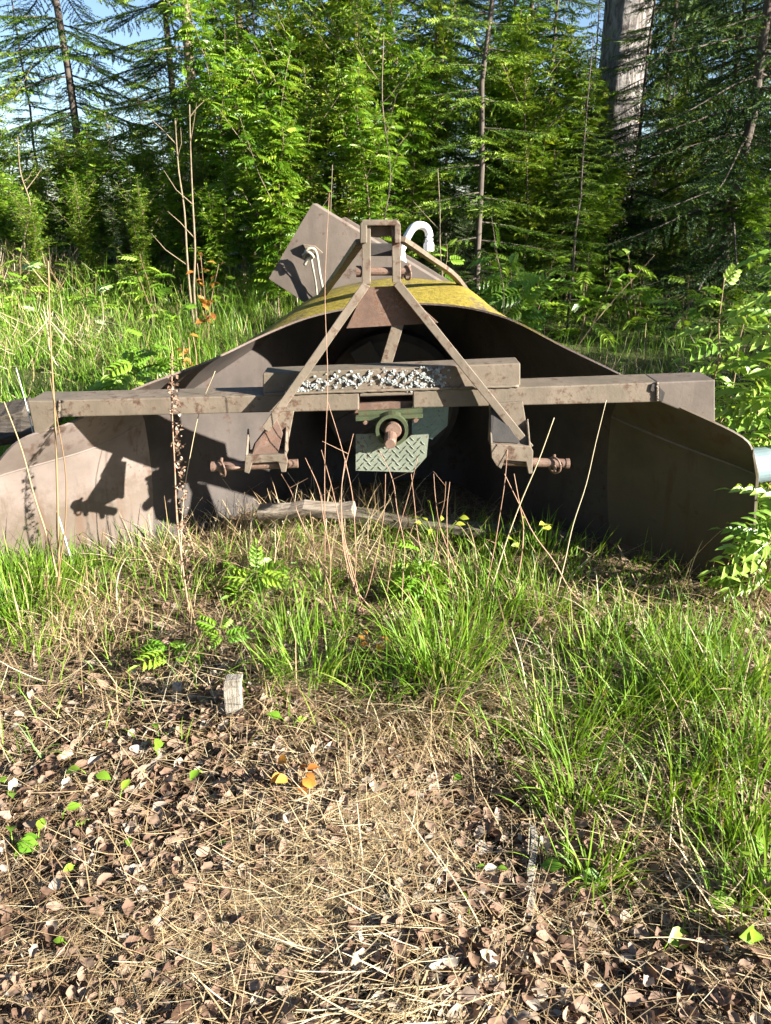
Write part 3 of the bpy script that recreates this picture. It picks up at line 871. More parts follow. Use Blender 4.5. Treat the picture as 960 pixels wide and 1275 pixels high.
def add_leaves(g, tmpl, pos, X, up, sc, r=None):
    V, F = tmpl
    tri, quad = fix_tris(F)
    X, Y, Z = axes_from(X, up)
    N = len(pos)
    if r is None: r = rng.random(N)
    sc = np.broadcast_to(sc, (N,))
    Vw = pos[:, None] + sc[:, None, None] * (V[None, :, 0:1] * X[:, None] + V[None, :, 1:2] * Y[:, None] + V[None, :, 2:3] * Z[:, None])
    off = g.n; M_ = len(V); sh = (np.arange(N) * M_)[:, None, None]
    first = True
    for T_ in (quad, tri):
        if len(T_) == 0: continue
        F_ = (T_[None] + sh).reshape(-1, T_.shape[1])
        rr = np.clip(np.repeat(r, len(T_)) + rng.normal(0, .05, N * len(T_)), 0, 1)
        if first:
            g.add(Vw.reshape(-1, 3), F_, rr); first = False
        else:
            g.F.setdefault(3, []).append(F_ + off); g.R.setdefault(3, []).append(rr); g.M.setdefault(3, []).append(np.zeros(len(F_), int))

def rowan(loc, height, stems, leaves, leaflen, name, label, cat, group=None, tmpl=PIN_NEAR, lm='rowan', sm='stem', start=.25, spread=.25, branches=0, seed=0, lean=(0, 0), thick=.006, kind=None):
    global rng
    rng = np.random.default_rng(seed + 100); random.seed(seed + 100)
    loc = np.array(loc, float)
    root = thing(name, label, cat, loc, group)
    gs = Geo(); gl = Geo(); pos = []; X = []; U = []; sc = []
    for s in range(stems):
        a = random.uniform(0, 2 * PI); b = loc + (0.03 * math.cos(a) * (s > 0), .03 * math.sin(a) * (s > 0), -.03)
        h = height * (1 if s == 0 else random.uniform(.6, .92))
        off = np.array((math.cos(a), math.sin(a), 0)) * spread * h * random.uniform(.3, 1)
        k = np.array([b + off * t ** 1.3 + np.array((lean[0], lean[1], 0)) * h * t ** 1.5 + np.array((0, 0, h * t)) + rng.normal(0, .010 * h, 3) * (t > 0) for t in np.linspace(0, 1, 7)])
        c = catmull(k, 4)
        tube(gs, c, np.linspace(thick, thick * .35, len(c)), 6)
        paths = [(c, leaves // stems, start, 1.0)]
        for _ in range(branches):
            t = random.uniform(.12, .9); p = c[int(t * (len(c) - 1))]; a2 = random.uniform(0, 2 * PI)
            L = h * random.uniform(.14, .34) * (1.15 - t * .7)
            d = np.array((math.cos(a2), math.sin(a2), random.uniform(.5, 1.2)))
            bc = np.array([p + d * L * u + np.array((0, 0, .15 * L * u * u)) + rng.normal(0, .012, 3) * u for u in np.linspace(0, 1, 5)])
            tube(gs, bc, np.linspace(thick * .5, thick * .2, 5), 4, cap=False)
            paths.append((bc, max(2, int(leaves / stems / (branches + 1) * 1.2)), .2, .9))
        for (pc, n, st, k_) in paths:
            for i in range(n):
                t = st + (1 - st) * (i + random.random() * .6) / n
                t = min(t, 1)
                f = t * (len(pc) - 1); i_ = min(int(f), len(pc) - 2); p = pc[i_] * (1 - (f - i_)) + pc[i_ + 1] * (f - i_)
                az = i * 2.4 + random.uniform(-.5, .5) + s
                el = random.uniform(.0, .7) + (.5 if t > .92 else 0)
                pos.append(p); X.append((math.cos(az) * math.cos(el), math.sin(az) * math.cos(el), math.sin(el)))
                U.append((random.gauss(.3, .35), random.gauss(-.5 if (tmpl is PIN_NEAR or tmpl is PIN_BIG) else -.15, .35), 1)); sc.append(leaflen * random.uniform(.65, 1.15) * k_ * (1 - .35 * (t > .9)))
    add_leaves(gl, tmpl, np.array(pos), np.array(X), np.array(U), np.array(sc))
    gs.build('stem', M[sm], root, smooth=True)
    gl.build('foliage', M[lm], root)
    if kind: root['kind'] = kind
    return root

def copy_thing(root, loc, rz=0.0, sc=1.0, label=None, group=None, cat=None):
    r = root.copy(); COL.objects.link(r); r.location = tuple(float(v) for v in loc); r.rotation_euler = (0, 0, rz)
    r.scale = (sc, sc, sc) if not isinstance(sc, tuple) else sc
    if label: r['label'] = label
    if group: r['group'] = group
    elif 'group' in r.keys(): del r['group']
    if cat: r['category'] = cat
    for ch in list(root.children):
        c = ch.copy(); COL.objects.link(c); c.parent = r
        for gc in list(ch.children):
            d = gc.copy(); COL.objects.link(d); d.parent = c
    return r

# a sprig of needles along +x, length 1
def sprig(nn=16, L=.26, w=.045):
    V = []; F = []
    for i in range(nn):
        x = i / (nn - 1) * .95
        a = i * 2.4 + .4
        rad = np.array((0, math.cos(a), math.sin(a) * .7))
        d = norm(np.array((.75, 0, 0)) + rad); s = norm(np.cross(d, (0.2, .3, 1)))
        b = np.array((x, 0, 0)); k = len(V)
        V.extend([b - s * w, b + s * w, b + d * L * (1 - .3 * x)]); F.append([k, k + 1, k + 2])
    k = len(V)
    V.extend([np.array((0, .03, 0)), np.array((0, -.03, 0)), np.array((1.1, 0, 0))]); F.append([k, k + 1, k + 2])
    V.extend([np.array((0, 0, .03)), np.array((0, 0, -.03)), np.array((1.1, 0, 0))]); F.append([k + 3, k + 4, k + 5])
    return np.array(V, float), np.array(F)
SPR = sprig()

def spruce(loc, height, z0, rmax, droop, name, label, group=None, nm='needle', seed=0, whorl=.3, per=5, twig=.075, sl=.085, trunk=.0075, ztop=None, bare=0):
    global rng
    rng = np.random.default_rng(seed); random.seed(seed)
    loc = np.array(loc, float)
    root = thing(name, label, 'tree', loc, group)
    gt = Geo(); gc = Geo()
    zz = np.linspace(-.1, height, 9)
    c = np.stack([rng.normal(0, .012, 9) * height * .25, rng.normal(0, .012, 9) * height * .25, zz], 1) * (1, 1, 1)
    c[0, :2] = 0
    tube(gt, loc + c, np.maximum(trunk * height * (1 - zz / height) ** .8 + .006, .006), 9)
    pos = []; X = []; r = []; S_ = []
    z = z0
    while z < height - .1:
        for k in range(per):
            az = random.uniform(0, 2 * PI) if k == 0 else az + 2 * PI / per + random.gauss(0, .25)
            f = 1 - z / height
            L = max(.14, rmax * f ** .75 * random.uniform(.65, 1.12))
            if z < z0 + .8 and random.random() < .35: L *= .6
            zb = z + random.uniform(-.1, .1)
            cx, cy = np.interp(zb, zz, c[:, 0]), np.interp(zb, zz, c[:, 1])
            o = np.array((math.cos(az), math.sin(az), 0)); sd = np.array((-o[1], o[0], 0))
            dr = droop * random.uniform(.6, 1.3) * (.35 + .65 * f)
            def bp(t): return loc + np.array((cx, cy, zb)) + o * L * t * (1 - .12 * t) + np.array((0, 0, L * (-dr * t ** 1.4 + .38 * dr * t ** 3)))
            tt = np.linspace(0, 1, 6)
            tube(gt, [bp(t) for t in tt], np.linspace(.011, .003, 6) * (.5 + L * .4), 4, cap=False)
            s = .10
            dark = random.uniform(-.15, .15)
            while s < L:
                t = s / L
                p = bp(t); fw = bp(min(1, t + .05)) - bp(t - .05); fw /= np.linalg.norm(fw)
                for sgn in (1, -1):
                    tl = (.10 + .38 * L * (1 - t) ** .7 * min(1, t * 4)) * random.uniform(.6, 1.2)
                    d = fw * .75 + sd * sgn * random.uniform(.6, 1.0) + np.array((0, 0, random.uniform(-.35, .0)))
                    d /= np.linalg.norm(d)
                    n = max(1, int(tl / sl))
                    for q_ in range(n):
                        u = q_ * sl
                        pos.append(p + d * u + np.array((0, 0, -.5 * dr * u * u))); X.append(d + rng.normal(0, .13, 3))
                        r.append(min(1, max(0, .38 + dark + .45 * (q_ == n - 1) * (t > .3) + random.gauss(0, .18)))); S_.append(sl * random.uniform(1.0, 1.5))
                pos.append(p); X.append(fw); r.append(min(1, max(0, .4 + .5 * (t > .8) + random.gauss(0, .15)))); S_.append(sl * 1.2)
                s += twig * random.uniform(.8, 1.25)
        z += whorl * random.uniform(.75, 1.25)
    for _ in range(bare):       # dead twigs on the lower trunk
        zb = random.uniform(.3, z0 + .2); az = random.uniform(0, 2 * PI); L = random.uniform(.2, .8)
        o = np.array((math.cos(az), math.sin(az), random.uniform(-.3, .1)))
        b = loc + (0, 0, zb)
        tube(gt, [b, b + o * L * .5 + rng.normal(0, .02, 3), b + o * L + rng.normal(0, .04, 3)], [.006, .004, .002], 4, cap=False)
    X = norm(np.array(X)); N = len(X)
    X, Y, Z = axes_from(X, norm(np.array((0, 0, 1.0)) + rng.normal(0, .5, (N, 3))))
    inst(gc, SPR[0], SPR[1], np.array(pos), X, Y, Z, np.array(S_), np.array(r))
    gt.build('trunk', M['bark'], root, smooth=True)
    gc.build('crown', M[nm], root)
    return root

def gp(px, Y):
    """ground point under photograph column px at distance Y"""
    x = (px - 480.0) / FPX * (Y * CP + CAM_H * SP) / (1.1 if Y > 8 else 1.0)
    return np.array((x, Y, float(ground_h(x, Y))))

# first of each kind of spruce
A = spruce(gp(86, 11.0), 9.5, 1.4, 1.9, .42, 'spruce', 'sparse spruce with a thin dark trunk against the sky, leftmost of the wood edge', seed=1, whorl=.36, per=6, bare=10, trunk=.005, twig=.06, nm='needle_mid')
B = spruce(gp(592, 7.9), 5.6, .35, 1.15, .22, 'spruce', 'young light green spruce with pale shoots standing right of centre behind the white pipe', nm='needle_young', seed=2, whorl=.26, per=5, trunk=.0045)
D = spruce(gp(935, 8.3), 8.0, .5, 2.0, .45, 'spruce', 'dense dark spruce with drooping branches filling the right edge of the wood', seed=3, whorl=.28, per=6, trunk=.006)

copy_thing(A, gp(214, 12.0), 1.1, 1.0, 'spruce with a dark trunk just left of the pale sunlit spruce trunk')
C2 = spruce(gp(240, 10.3), 9.0, 2.0, 1.7, .35, 'spruce', 'spruce with a pale sunlit trunk and yellowish hanging branches left of centre', nm='needle_young', seed=5, whorl=.45, per=4, bare=14)
for o in C2.children:
    if o.name.startswith('trunk'): o.data.materials[0] = M['stem2']
copy_thing(C2, gp(300, 12.6), 2.0, .95, 'thin pole-like spruce between the pale trunk and the middle of the wood')
copy_thing(A, gp(362, 11.8), 3.0, 1.05, 'tall dark spruce above the diamond-shaped chute plate')
copy_thing(A, gp(484, 11.4), 4.2, 1.05, 'dark spruce rising straight behind the hitch mast')
copy_thing(B, gp(420, 10.2), 2.2, 1.15, 'green bushy spruce left of the hitch mast behind the saplings')
copy_thing(D, gp(545, 12.5), 1.0, 1.0, 'dark spruce partly hidden behind the young light green spruce')
copy_thing(D, gp(685, 10.6), 2.6, .6, 'dark dense spruce just left of the thick grey trunk')
copy_thing(B, gp(705, 7.2), .8, .42, 'low young spruce bush with pale shoots right of the white pipe')
copy_thing(A, gp(828, 10.8), 5.2, (.55, .55, 1.9), 'dark bare-stemmed spruce next right of the thick grey trunk')
copy_thing(A, gp(854, 11.2), .4, (.55, .55, 1.9), 'second dark bare-stemmed spruce right of the thick grey trunk')
copy_thing(D, gp(800, 8.8), 4.0, .5, 'low dark spruce in front of the foot of the thick grey trunk')
copy_thing(D, gp(915, 11.2), 5.0, .9, 'broad dark spruce between the bare stems and the right edge')
copy_thing(B, gp(30, 11.8), 1.4, .7, 'small spruce standing low at the far left edge')
copy_thing(B, gp(170, 11.0), 3.4, .45, 'short bushy spruce between the two leftmost dark trunks')
copy_thing(B, gp(320, 11.0), 5.0, .75, 'middle-sized bushy spruce behind the saplings above the chute plate')
deep = 'dark spruce deep in the wood behind the front row'
for k, (px, Y, src, sc) in enumerate([(-30, 17, B, .6), (60, 19, B, .6), (130, 16, B, .5), (190, 18, B, .65), (270, 16, B, .7), (340, 17, D, .5), (400, 15, D, .45), (450, 18, A, 1.1), (520, 15, D, .45),
                                      (570, 17, D, .5), (620, 14, D, .5), (660, 16, A, 1.1), (740, 13.5, D, .55), (790, 19, D, .6), (840, 17, A, 1.1), (900, 14, D, .7), (950, 13, D, 1.1), (1010, 11, D, 1.0), (1040, 15, D, 1.1), (230, 22, D, .5), (480, 22, D, .6), (700, 21, D, .7), (860, 22, D, .7), (-60, 27, D, .5), (5, 25, D, .45), (60, 28, D, .55), (110, 26, D, .5), (165, 29, D, .55), (215, 26, D, .5), (275, 28, D, .5), (335, 26, D, .5), (400, 28, D, .5), (640, 26, D, .5), (745, 28, D, .55), (825, 27, D, .5), (640, 19, A, 1.0), (310, 20, A, 1.0), (560, 20, A, .9)]):
    copy_thing(src, gp(px, Y), k * 1.7, sc, deep, 'spruces deep in the wood')
side = 'dark spruce beyond the right edge of the clearing'
for k, (x, y, src, sc) in enumerate([(6.2, 2.9, D, .5), (5.8, 4.1, D, .5), (5.4, 5.4, D, .45), (7.3, 3.0, D, .6), (4.9, 6.6, D, .48), (4.6, 5.6, D, .36), (6.6, 7.3, D, .6), (5.7, 8.0, D, .42), (7.6, 8.8, D, .62), (4.7, 3.3, D, .48), (4.9, 2.75, D, .40), (4.3, 4.5, D, .5)]):
    copy_thing(src, (x, y, float(ground_h(x, y))), k * 2.1, sc, side, 'spruces beyond the right edge')

behind = 'unseen dark spruce added round the clearing behind the viewpoint to block sky light'
for k, (x, y, sc) in enumerate([(-5.5, 2.6, .8), (-6.5, .6, .9), (-6.0, -1.6, .9), (-5.2, -3.8, .9), (-3.6, -5.4, 1.0), (-1.6, -6.4, 1.0), (.6, -7.0, 1.0), (-7.5, 4.6, .8), (-8.2, -.6, 1.1), (-6.8, -5.6, 1.1), (-3.0, -8.0, 1.2), (2.6, -8.2, 1.0)]):  # unseen trees, added to cut the sky light on the blower
    copy_thing(D, (x, y, float(ground_h(x, y))), k * 1.9, sc, behind, 'spruces added behind the viewpoint')

# thick grey trunk with limbs and a thin leafy top
def big_tree():
    global rng
    rng = np.random.default_rng(11); random.seed(11)
    loc = gp(768, 9.8)
    root = thing('old_tree', 'thick old tree with flaky grey bark and no low branches, right of centre', 'tree', loc)
    g = Geo(); H = 12; n = 60; m_ = 30
    zz = np.linspace(-.1, H, n); th = np.arange(m_) * 2 * PI / m_
    V = []
    for z in zz:
        R = .30 * (1 - z / H * .6) * (1 + .5 * math.exp(-z / .35))
        for t in th:
            k = 1 + .05 * math.sin(3 * t + .4 * z) + .045 * math.sin(9 * t + 1.2 * math.sin(z * .8)) + rng.normal(0, .022) + .05 * math.sin(2.3 * z + 2 * t)
            V.append(loc + (R * k * math.cos(t) + .012 * z, R * k * math.sin(t), z))
    F = [[i * m_ + j, i * m_ + (j + 1) % m_, (i + 1) * m_ + (j + 1) % m_, (i + 1) * m_ + j] for i in range(n - 1) for j in range(m_)]
    g.add(V, F, .5)
    pos = []
    for k in range(14):
        z = random.uniform(5.5, 11.5); a = random.uniform(0, 2 * PI); L = random.uniform(1, 2.2)
        b = loc + (.012 * z, 0, z); d = np.array((math.cos(a), math.sin(a), .7))
        c = catmull([b, b + d * L * .5 + rng.normal(0, .1, 3), b + d * L + rng.normal(0, .15, 3)], 4)
        tube(g, c, np.linspace(.06, .012, len(c)), 6, cap=False)
        for _ in range(90):
            pos.append(c[random.randrange(3, len(c))] + rng.normal(0, .3, 3))
    g.build('trunk', M['bigbark'], root, smooth=True)
    gl = Geo(); N = len(pos)
    add_leaves(gl, PIN_FAR, np.array(pos), rng.normal(0, 1, (N, 3)), np.array((0, 0, 1.0)) + rng.normal(0, .3, (N, 3)), rng.uniform(.14, .24, N))
    gl.build('crown', M['thicket'], root)
big_tree()

# rowan thicket along the wood edge
thk = 'leafy rowan sapling in the green thicket along the wood edge'
tg = 'saplings in the thicket'
T = [rowan(gp(345, 7.4), 2.3, 2, 330, .18, 'rowan_sapling', 'tall leafy rowan sapling just left of the chute plate', 'sapling', None, PIN_FAR, 'thicket', 'stem2', .12, .16, 14, 21, thick=.010),
     rowan(gp(290, 8.2), 2.7, 2, 340, .19, 'rowan_sapling', thk, 'sapling', tg, PIN_FAR, 'thicket', 'stem2', .15, .14, 11, 22, thick=.010),
     rowan(gp(430, 8.4), 2.9, 3, 520, .16, 'birch_sapling', 'leafy broad-leaved sapling in the green thicket along the wood edge', 'sapling', 'broad-leaved saplings in the thicket', SIMPLE, 'thicket2', 'stem2', .12, .15, 12, 23, thick=.010)]
for k, (px, Y, h) in enumerate([(15, 8.3, .42), (55, 7.8, .38), (90, 8.5, .5), (125, 7.9, .42), (155, 8.4, .5), (185, 7.7, .42), (215, 8.3, .52), (250, 8.9, .62), (-25, 8.6, .45), (40, 9.0, .5), (75, 9.4, .55), (170, 9.0, .55), (280, 7.6, .5), (110, 9.1, .5), (20, 9.8, .5), (60, 9.2, .55), (105, 9.6, .65), (140, 8.8, .55), (165, 9.6, .6), (205, 9.2, .6), (262, 9.4, .75), (-60, 9.8, .5), (85, 10.2, .6), (235, 8.4, .5), (318, 9.2, 1.1), (365, 8.8, 1.1), (395, 9.6, 1.2), (455, 9.2, 1.15), (500, 8.8, 1.05), (525, 9.6, 1.15), (640, 9.2, 1.05), (668, 8.4, .95), (620, 10, 1.2), (380, 7.8, .75), (470, 7.6, .8), (715, 8.8, 1.0), (745, 8.2, .55), (775, 8.6, .58), (800, 8.9, .55), (715, 9.2, .75), (690, 8.9, .85), (860, 8.6, .8), (905, 8.0, .6), (-15, 9.4, .8)]):
    q_ = k % 2 == 1
    copy_thing(T[1 + q_], gp(px, Y), k * 1.3, h, 'leafy broad-leaved sapling in the green thicket along the wood edge' if q_ else thk, 'broad-leaved saplings in the thicket' if q_ else tg)
# bare thin poles standing among the saplings
def pole(label, px0, py0, px1, py1, Y, rad, mat='stem2', name='dead_sapling', cat='sapling', group=None, twigs=3, seed=0, dY=0.0):
    random.seed(seed); r = np.random.default_rng(seed)
    b = gp(px0, Y) - (0, 0, .03); e = P(px1, py1, Y + dY)
    k = np.array([b + (e - b) * t + r.normal(0, .012, 3) * np.linalg.norm(e - b) * math.sin(PI * t) for t in np.linspace(0, 1, 6)])
    c = catmull(k, 4); g = Geo()
    tube(g, c, np.linspace(rad, rad * .35, len(c)), 6)
    for _ in range(twigs):
        i = random.randrange(6, len(c)); a = random.uniform(0, 2 * PI); L = np.linalg.norm(e - b) * random.uniform(.06, .18)
        d = np.array((math.cos(a), math.sin(a) * .5, .9))
        tube(g, [c[i], c[i] + d * L * .5 + r.normal(0, .01, 3), c[i] + d * L], [rad * .4, rad * .3, rad * .15], 4, cap=False)
    return tag(g.build(name, M[mat], loc=b, smooth=True), label, cat, group)
pole('pale bare double-stemmed pole at left of centre, left stem', 246, 380, 218, 150, 6.6, .012, seed=1, twigs=5)
pole('pale bare double-stemmed pole at left of centre, right stem', 250, 380, 236, 130, 6.6, .012, seed=2, twigs=4)
pole('crooked grey leaning pole at the far left of the thicket', 48, 300, 22, 170, 8.0, .012, seed=3)
pole('thin bare pole between the leftmost spruces', 150, 300, 128, 130, 8.6, .010, seed=4)
pole('thin bare pole standing straight behind the hitch mast', 481, 380, 478, 40, 6.4, .008, seed=5, twigs=2)
pole('thin grey wand left of the hitch mast', 412, 380, 414, 205, 4.6, .005, seed=6, twigs=0)
pole('bare forked pole right of the white pipe', 556, 380, 545, 210, 6.0, .009, seed=7, twigs=4)
pole('leaning dead stem right of the hood', 640, 420, 612, 270, 5.2, .006, seed=8, twigs=4)
pole('long pale stem leaning to the right over the clearing', 640, 440, 815, 318, 4.6, .005, 'straw', seed=9, twigs=0)

# ------------------------------------------------------------------ grass, straw, dead leaves
rng = np.random.default_rng(31); random.seed(31)
gG = Geo(); gM = Geo(); gS = Geo()

def on_ground(xy, dz=0.0):
    return np.stack([xy[:, 0], xy[:, 1], ground_h(xy[:, 0], xy[:, 1]) + dz], 1)

def tuft(g, px, py, n, spread, L, lean=.25, bend=.9, w=.005, r0=.4, rs=.22, sq=.6):
    c = G(px, py)[:2]
    xy = c + rng.normal(0, 1, (n, 2)) * (spread, spread * sq)
    az = np.arctan2(xy[:, 1] - c[1], xy[:, 0] - c[0]) + rng.normal(0, .7, n)
    Ls = L * rng.uniform(.45, 1.15, n)
    blades(g, on_ground(xy, -.005), az, Ls, w * rng.uniform(.6, 1.25, n), np.abs(rng.normal(0, lean, n)), rng.gamma(2.0, bend / 2, n), 5, np.clip(rng.normal(r0, rs, n), 0, 1))

# green tufts: pixel of the base, blades, spread, length
for a in [(20, 770, 480, .12, .22), (60, 735, 340, .10, .2), (15, 740, 200, .1, .22), (5, 700, 160, .08, .2), (100, 715, 70, .06, .15), (40, 800, 110, .10, .14),
          (385, 850, 190, .07, .22), (370, 800, 110, .07, .19), (430, 790, 80, .08, .15), (395, 740, 80, .1, .12), (345, 770, 50, .07, .14),
          (550, 860, 260, .075, .24), (565, 800, 170, .09, .22), (530, 830, 110, .07, .22), (610, 770, 130, .09, .19), (590, 730, 120, .1, .17), (520, 740, 60, .08, .15), (480, 870, 60, .05, .16),
          (700, 940, 190, .06, .24), (720, 1010, 130, .05, .2), (735, 1100, 80, .03, .17), (600, 930, 60, .06, .14), (840, 1010, 110, .06, .2), (690, 1080, 20, .03, .1), (760, 890, 120, .08, .2), (740, 820, 140, .1, .18), (680, 760, 170, .12, .16), (640, 730, 90, .1, .14),
          (800, 900, 200, .09, .22), (850, 860, 190, .1, .2), (830, 812, 200, .12, .14), (900, 880, 220, .09, .23), (945, 860, 180, .08, .2), (880, 812, 160, .1, .13), (780, 775, 150, .12, .11),
          (940, 960, 170, .07, .22), (890, 970, 90, .06, .2), (925, 1050, 140, .055, .2), (950, 1120, 150, .05, .18), (880, 1060, 40, .04, .15), (905, 1150, 30, .05, .12), (950, 785, 70, .07, .12), (850, 760, 30, .1, .08), (720, 710, 60, .12, .12)]:
    px, py, n, sp, L = a
    tuft(gG, px, py, int(n * .75), sp * .85, L, .22, .8, .0048, .45, .25)
for a in [(350, 672, 60, .1, .13), (400, 668, 50, .1, .14), (450, 672, 60, .1, .15), (500, 672, 90, .08, .17), (560, 676, 100, .09, .16), (620, 684, 110, .09, .15), (680, 694, 120, .09, .17), (740, 714, 60, .09, .10), (800, 730, 60, .09, .10), (860, 748, 60, .08, .10), (130, 700, 90, .08, .15), (210, 690, 60, .08, .14)]:
    tuft(gG, *a, .25, .8, .0045, .4, .25)
# sparse green blades everywhere in the front half
n = 1500
xy = np.stack([rng.uniform(-1.6, 1.6, n), rng.uniform(1.45, 2.6, n)], 1)
blades(gG, on_ground(xy), rng.uniform(0, 2 * PI, n), rng.uniform(.04, .14, n), rng.uniform(.002, .0045, n), np.abs(rng.normal(.2, .3, n)), rng.gamma(2, .45, n), 4, np.clip(rng.normal(.5, .25, n), 0, 1))
# strip of grass against the blower and beside it
n = 900
xy = np.stack([rng.uniform(-1.5, .55, n), 2.3 + np.abs(rng.normal(0, .25, n))], 1)
blades(gG, on_ground(xy), rng.uniform(0, 2 * PI, n), rng.uniform(.06, .17, n), rng.uniform(.003, .005, n), np.abs(rng.normal(.2, .25, n)), rng.gamma(2, .4, n), 4, np.clip(rng.normal(.4, .25, n), 0, 1))

# meadow behind the blower, in clumps
def meadow(n, x0, x1, y0, y1, L0, L1, g, dens=None, w=.006, r0=.5, lean=.22, bend=.8):
    xy = np.stack([rng.uniform(x0, x1, n), rng.uniform(y0, y1, n)], 1)
    cl = np.sin(3.1 * xy[:, 0] + 1.7 * xy[:, 1]) * np.sin(2.3 * xy[:, 1] - 1.9 * xy[:, 0] + 1) + .5 * np.sin(9 * xy[:, 0] + 5 * xy[:, 1]) * np.sin(7 * xy[:, 1] - 4 * xy[:, 0])
    keep = rng.random(n) < np.clip(.62 + .45 * cl, .12, 1)
    keep &= ~((np.abs(xy[:, 0]) < 1.25 - .55 * np.clip(xy[:, 1] - 2.4, 0, 1)) & (xy[:, 1] < 3.75))
    xy = xy[keep]; cl = cl[keep]; n = len(xy)
    blades(g, on_ground(xy, -.01), rng.uniform(0, 2 * PI, n), rng.uniform(L0, L1, n) * (1 + .3 * cl), w * rng.uniform(.6, 1.3, n), np.abs(rng.normal(0, lean, n)), rng.gamma(2, bend / 2, n), 4, np.clip(rng.normal(r0, .25, n), 0, 1))
meadow(15000, -4.2, -.35, 2.9, 6.0, .12, .34, gM, r0=.5)
meadow(16000, -6.5, .6, 6.0, 9.6, .15, .40, gM, w=.008, r0=.55)
meadow(3600, .6, 4.5, 3.0, 6.4, .10, .26, gG, w=.005, r0=.35)
meadow(2400, .4, 6.5, 6.2, 9.6, .10, .3, gG, w=.007, r0=.3)
for (x_, y_) in ((1.22, 3.95), (1.1, 4.1), (1.3, 4.2)):
    xy = np.array((x_, y_)) + rng.normal(0, .13, (160, 2))
    blades(gG, on_ground(xy), rng.uniform(0, 2 * PI, 160), rng.uniform(.2, .46, 160), np.full(160, .006), np.abs(rng.normal(0, .22, 160)), rng.gamma(2, .4, 160), 5, np.clip(rng.normal(.4, .2, 160), 0, 1))
meadow(5000, -4.5, -1.15, 2.2, 3.2, .12, .3, gM, r0=.45)
meadow(3000, 1.3, 2.4, 2.3, 3.2, .10, .28, gG, r0=.45)
gfar = Geo()
# straw lying about
def straw(g, n, xf, yf, L0, L1, w=.0028, lean=1.45, dz=.004, r0=.5, azm=None, bend=.25):
    xy = np.stack([xf(n), yf(n)], 1)
    az = rng.uniform(0, 2 * PI, n) if azm is None else azm + rng.normal(0, .5, n)
    blades(g, on_ground(xy, dz + rng.random(n) * .014), az, rng.uniform(L0, L1, n), w * rng.uniform(.5, 1.3, n), np.clip(rng.normal(lean, .12, n), .5, 1.62), rng.normal(0, bend, n), 4, np.clip(rng.normal(r0, .26, n), 0, 1), twist=rng.normal(0, .5, n), taper=.5)
U = lambda a, b: (lambda n: rng.uniform(a, b, n))
Nn = lambda a, b: (lambda n: rng.normal(a, b, n))
straw(gS, 2600, U(-1.5, 1.5), U(1.5, 2.6), .05, .20)
straw(gS, 4600, U(-1.1, 1.1), U(.72, 1.7), .04, .18, .0022)
straw(gS, 2600, U(-1.2, 1.2), U(.75, 1.5), .02, .09, .0018, r0=.4)
straw(gS, 2200, Nn(-.08, .12), Nn(1.22, .10), .05, .16, .0022, r0=.62)           # pale mat of straw
straw(gS, 2500, Nn(-.22, .12), Nn(1.02, .07), .03, .10, .0016, r0=.6)
straw(gS, 260, Nn(.06, .09), Nn(.90, .06), .08, .18, .003, r0=.8, azm=-2.3)
straw(gS, 700, Nn(-.5, .25), Nn(1.4, .2), .04, .14, .0022, r0=.5)
straw(gS, 8000, U(-1.0, 1.1), U(.72, 1.6), .010, .035, .0014, r0=.3)
def dry_tuft(px, py, n, sp, L, lean=.9, bend=1.0, azm=None, r0=.6, w=.0032):
    c = G(px, py)[:2]
    xy = c + rng.normal(0, 1, (n, 2)) * (sp, sp * .6)
    az = rng.uniform(0, 2 * PI, n) if azm is None else azm + rng.normal(0, .6, n)
    blades(gS, on_ground(xy, .0), az, L * rng.uniform(.5, 1.2, n), w * rng.uniform(.5, 1.3, n), np.clip(rng.normal(lean, .4, n), 0, 1.5), rng.gamma(2.5, bend / 2.5, n), 6, np.clip(rng.normal(r0, .22, n), 0, 1), taper=.6)
for a in [(330, 668, 150, .1, .2, .7, .8, None), (400, 660, 160, .1, .22, .6, .9, None), (460, 664, 160, .09, .24, .6, .9, None), (540, 672, 90, .1, .22, .6, .9, None), (250, 672, 120, .09, .18, .8, .9, None), (110, 760, 260, .09, .26, .5, 1.5, -1.4), (70, 790, 140, .07, .22, .6, 1.4, -1.6), (150, 800, 160, .1, .22, .9, .9, -1.0), (220, 700, 240, .13, .22, .8, .9, None), (300, 740, 260, .13, .24, .9, .8, -.3),
          (380, 690, 220, .12, .24, .8, .9, -.5), (450, 720, 220, .12, .22, .9, .8, None), (250, 800, 200, .12, .2, 1.1, .6, -1.2), (330, 850, 200, .1, .2, 1.1, .6, -.9), (400, 900, 200, .09, .2, 1.0, .9, -.6),
          (500, 910, 220, .09, .2, .9, 1.1, -.9), (560, 880, 240, .07, .24, .8, 1.2, -1.0), (610, 870, 160, .08, .22, 1.0, .9, -.6), (690, 860, 180, .12, .22, 1.1, .7, None), (760, 920, 140, .1, .2, 1.1, .7, None),
          (830, 960, 160, .1, .2, 1.1, .7, None), (920, 900, 160, .1, .22, 1.0, .8, None), (640, 960, 90, .07, .18, 1.1, .8, -.8), (820, 1060, 140, .09, .18, 1.2, .4, None), (940, 1150, 110, .07, .16, 1.2, .5, None),
          (560, 720, 150, .12, .2, .9, .8, None), (680, 740, 160, .15, .2, 1.0, .7, None), (800, 770, 150, .15, .2, 1.0, .7, None), (930, 740, 140, .08, .24, .7, .9, -1.5), (130, 900, 120, .06, .16, .9, 1.0, -1.5), (215, 880, 120, .1, .18, 1.2, .4, None),
          (600, 1190, 35, .08, .15, 1.5, .1, -2.4), (540, 1240, 45, .06, .15, 1.5, .1, -2.2), (700, 1200, 80, .1, .16, 1.4, .3, None)]:
    dry_tuft(a[0], a[1], a[2], a[3], a[4], a[5], a[6], a[7])
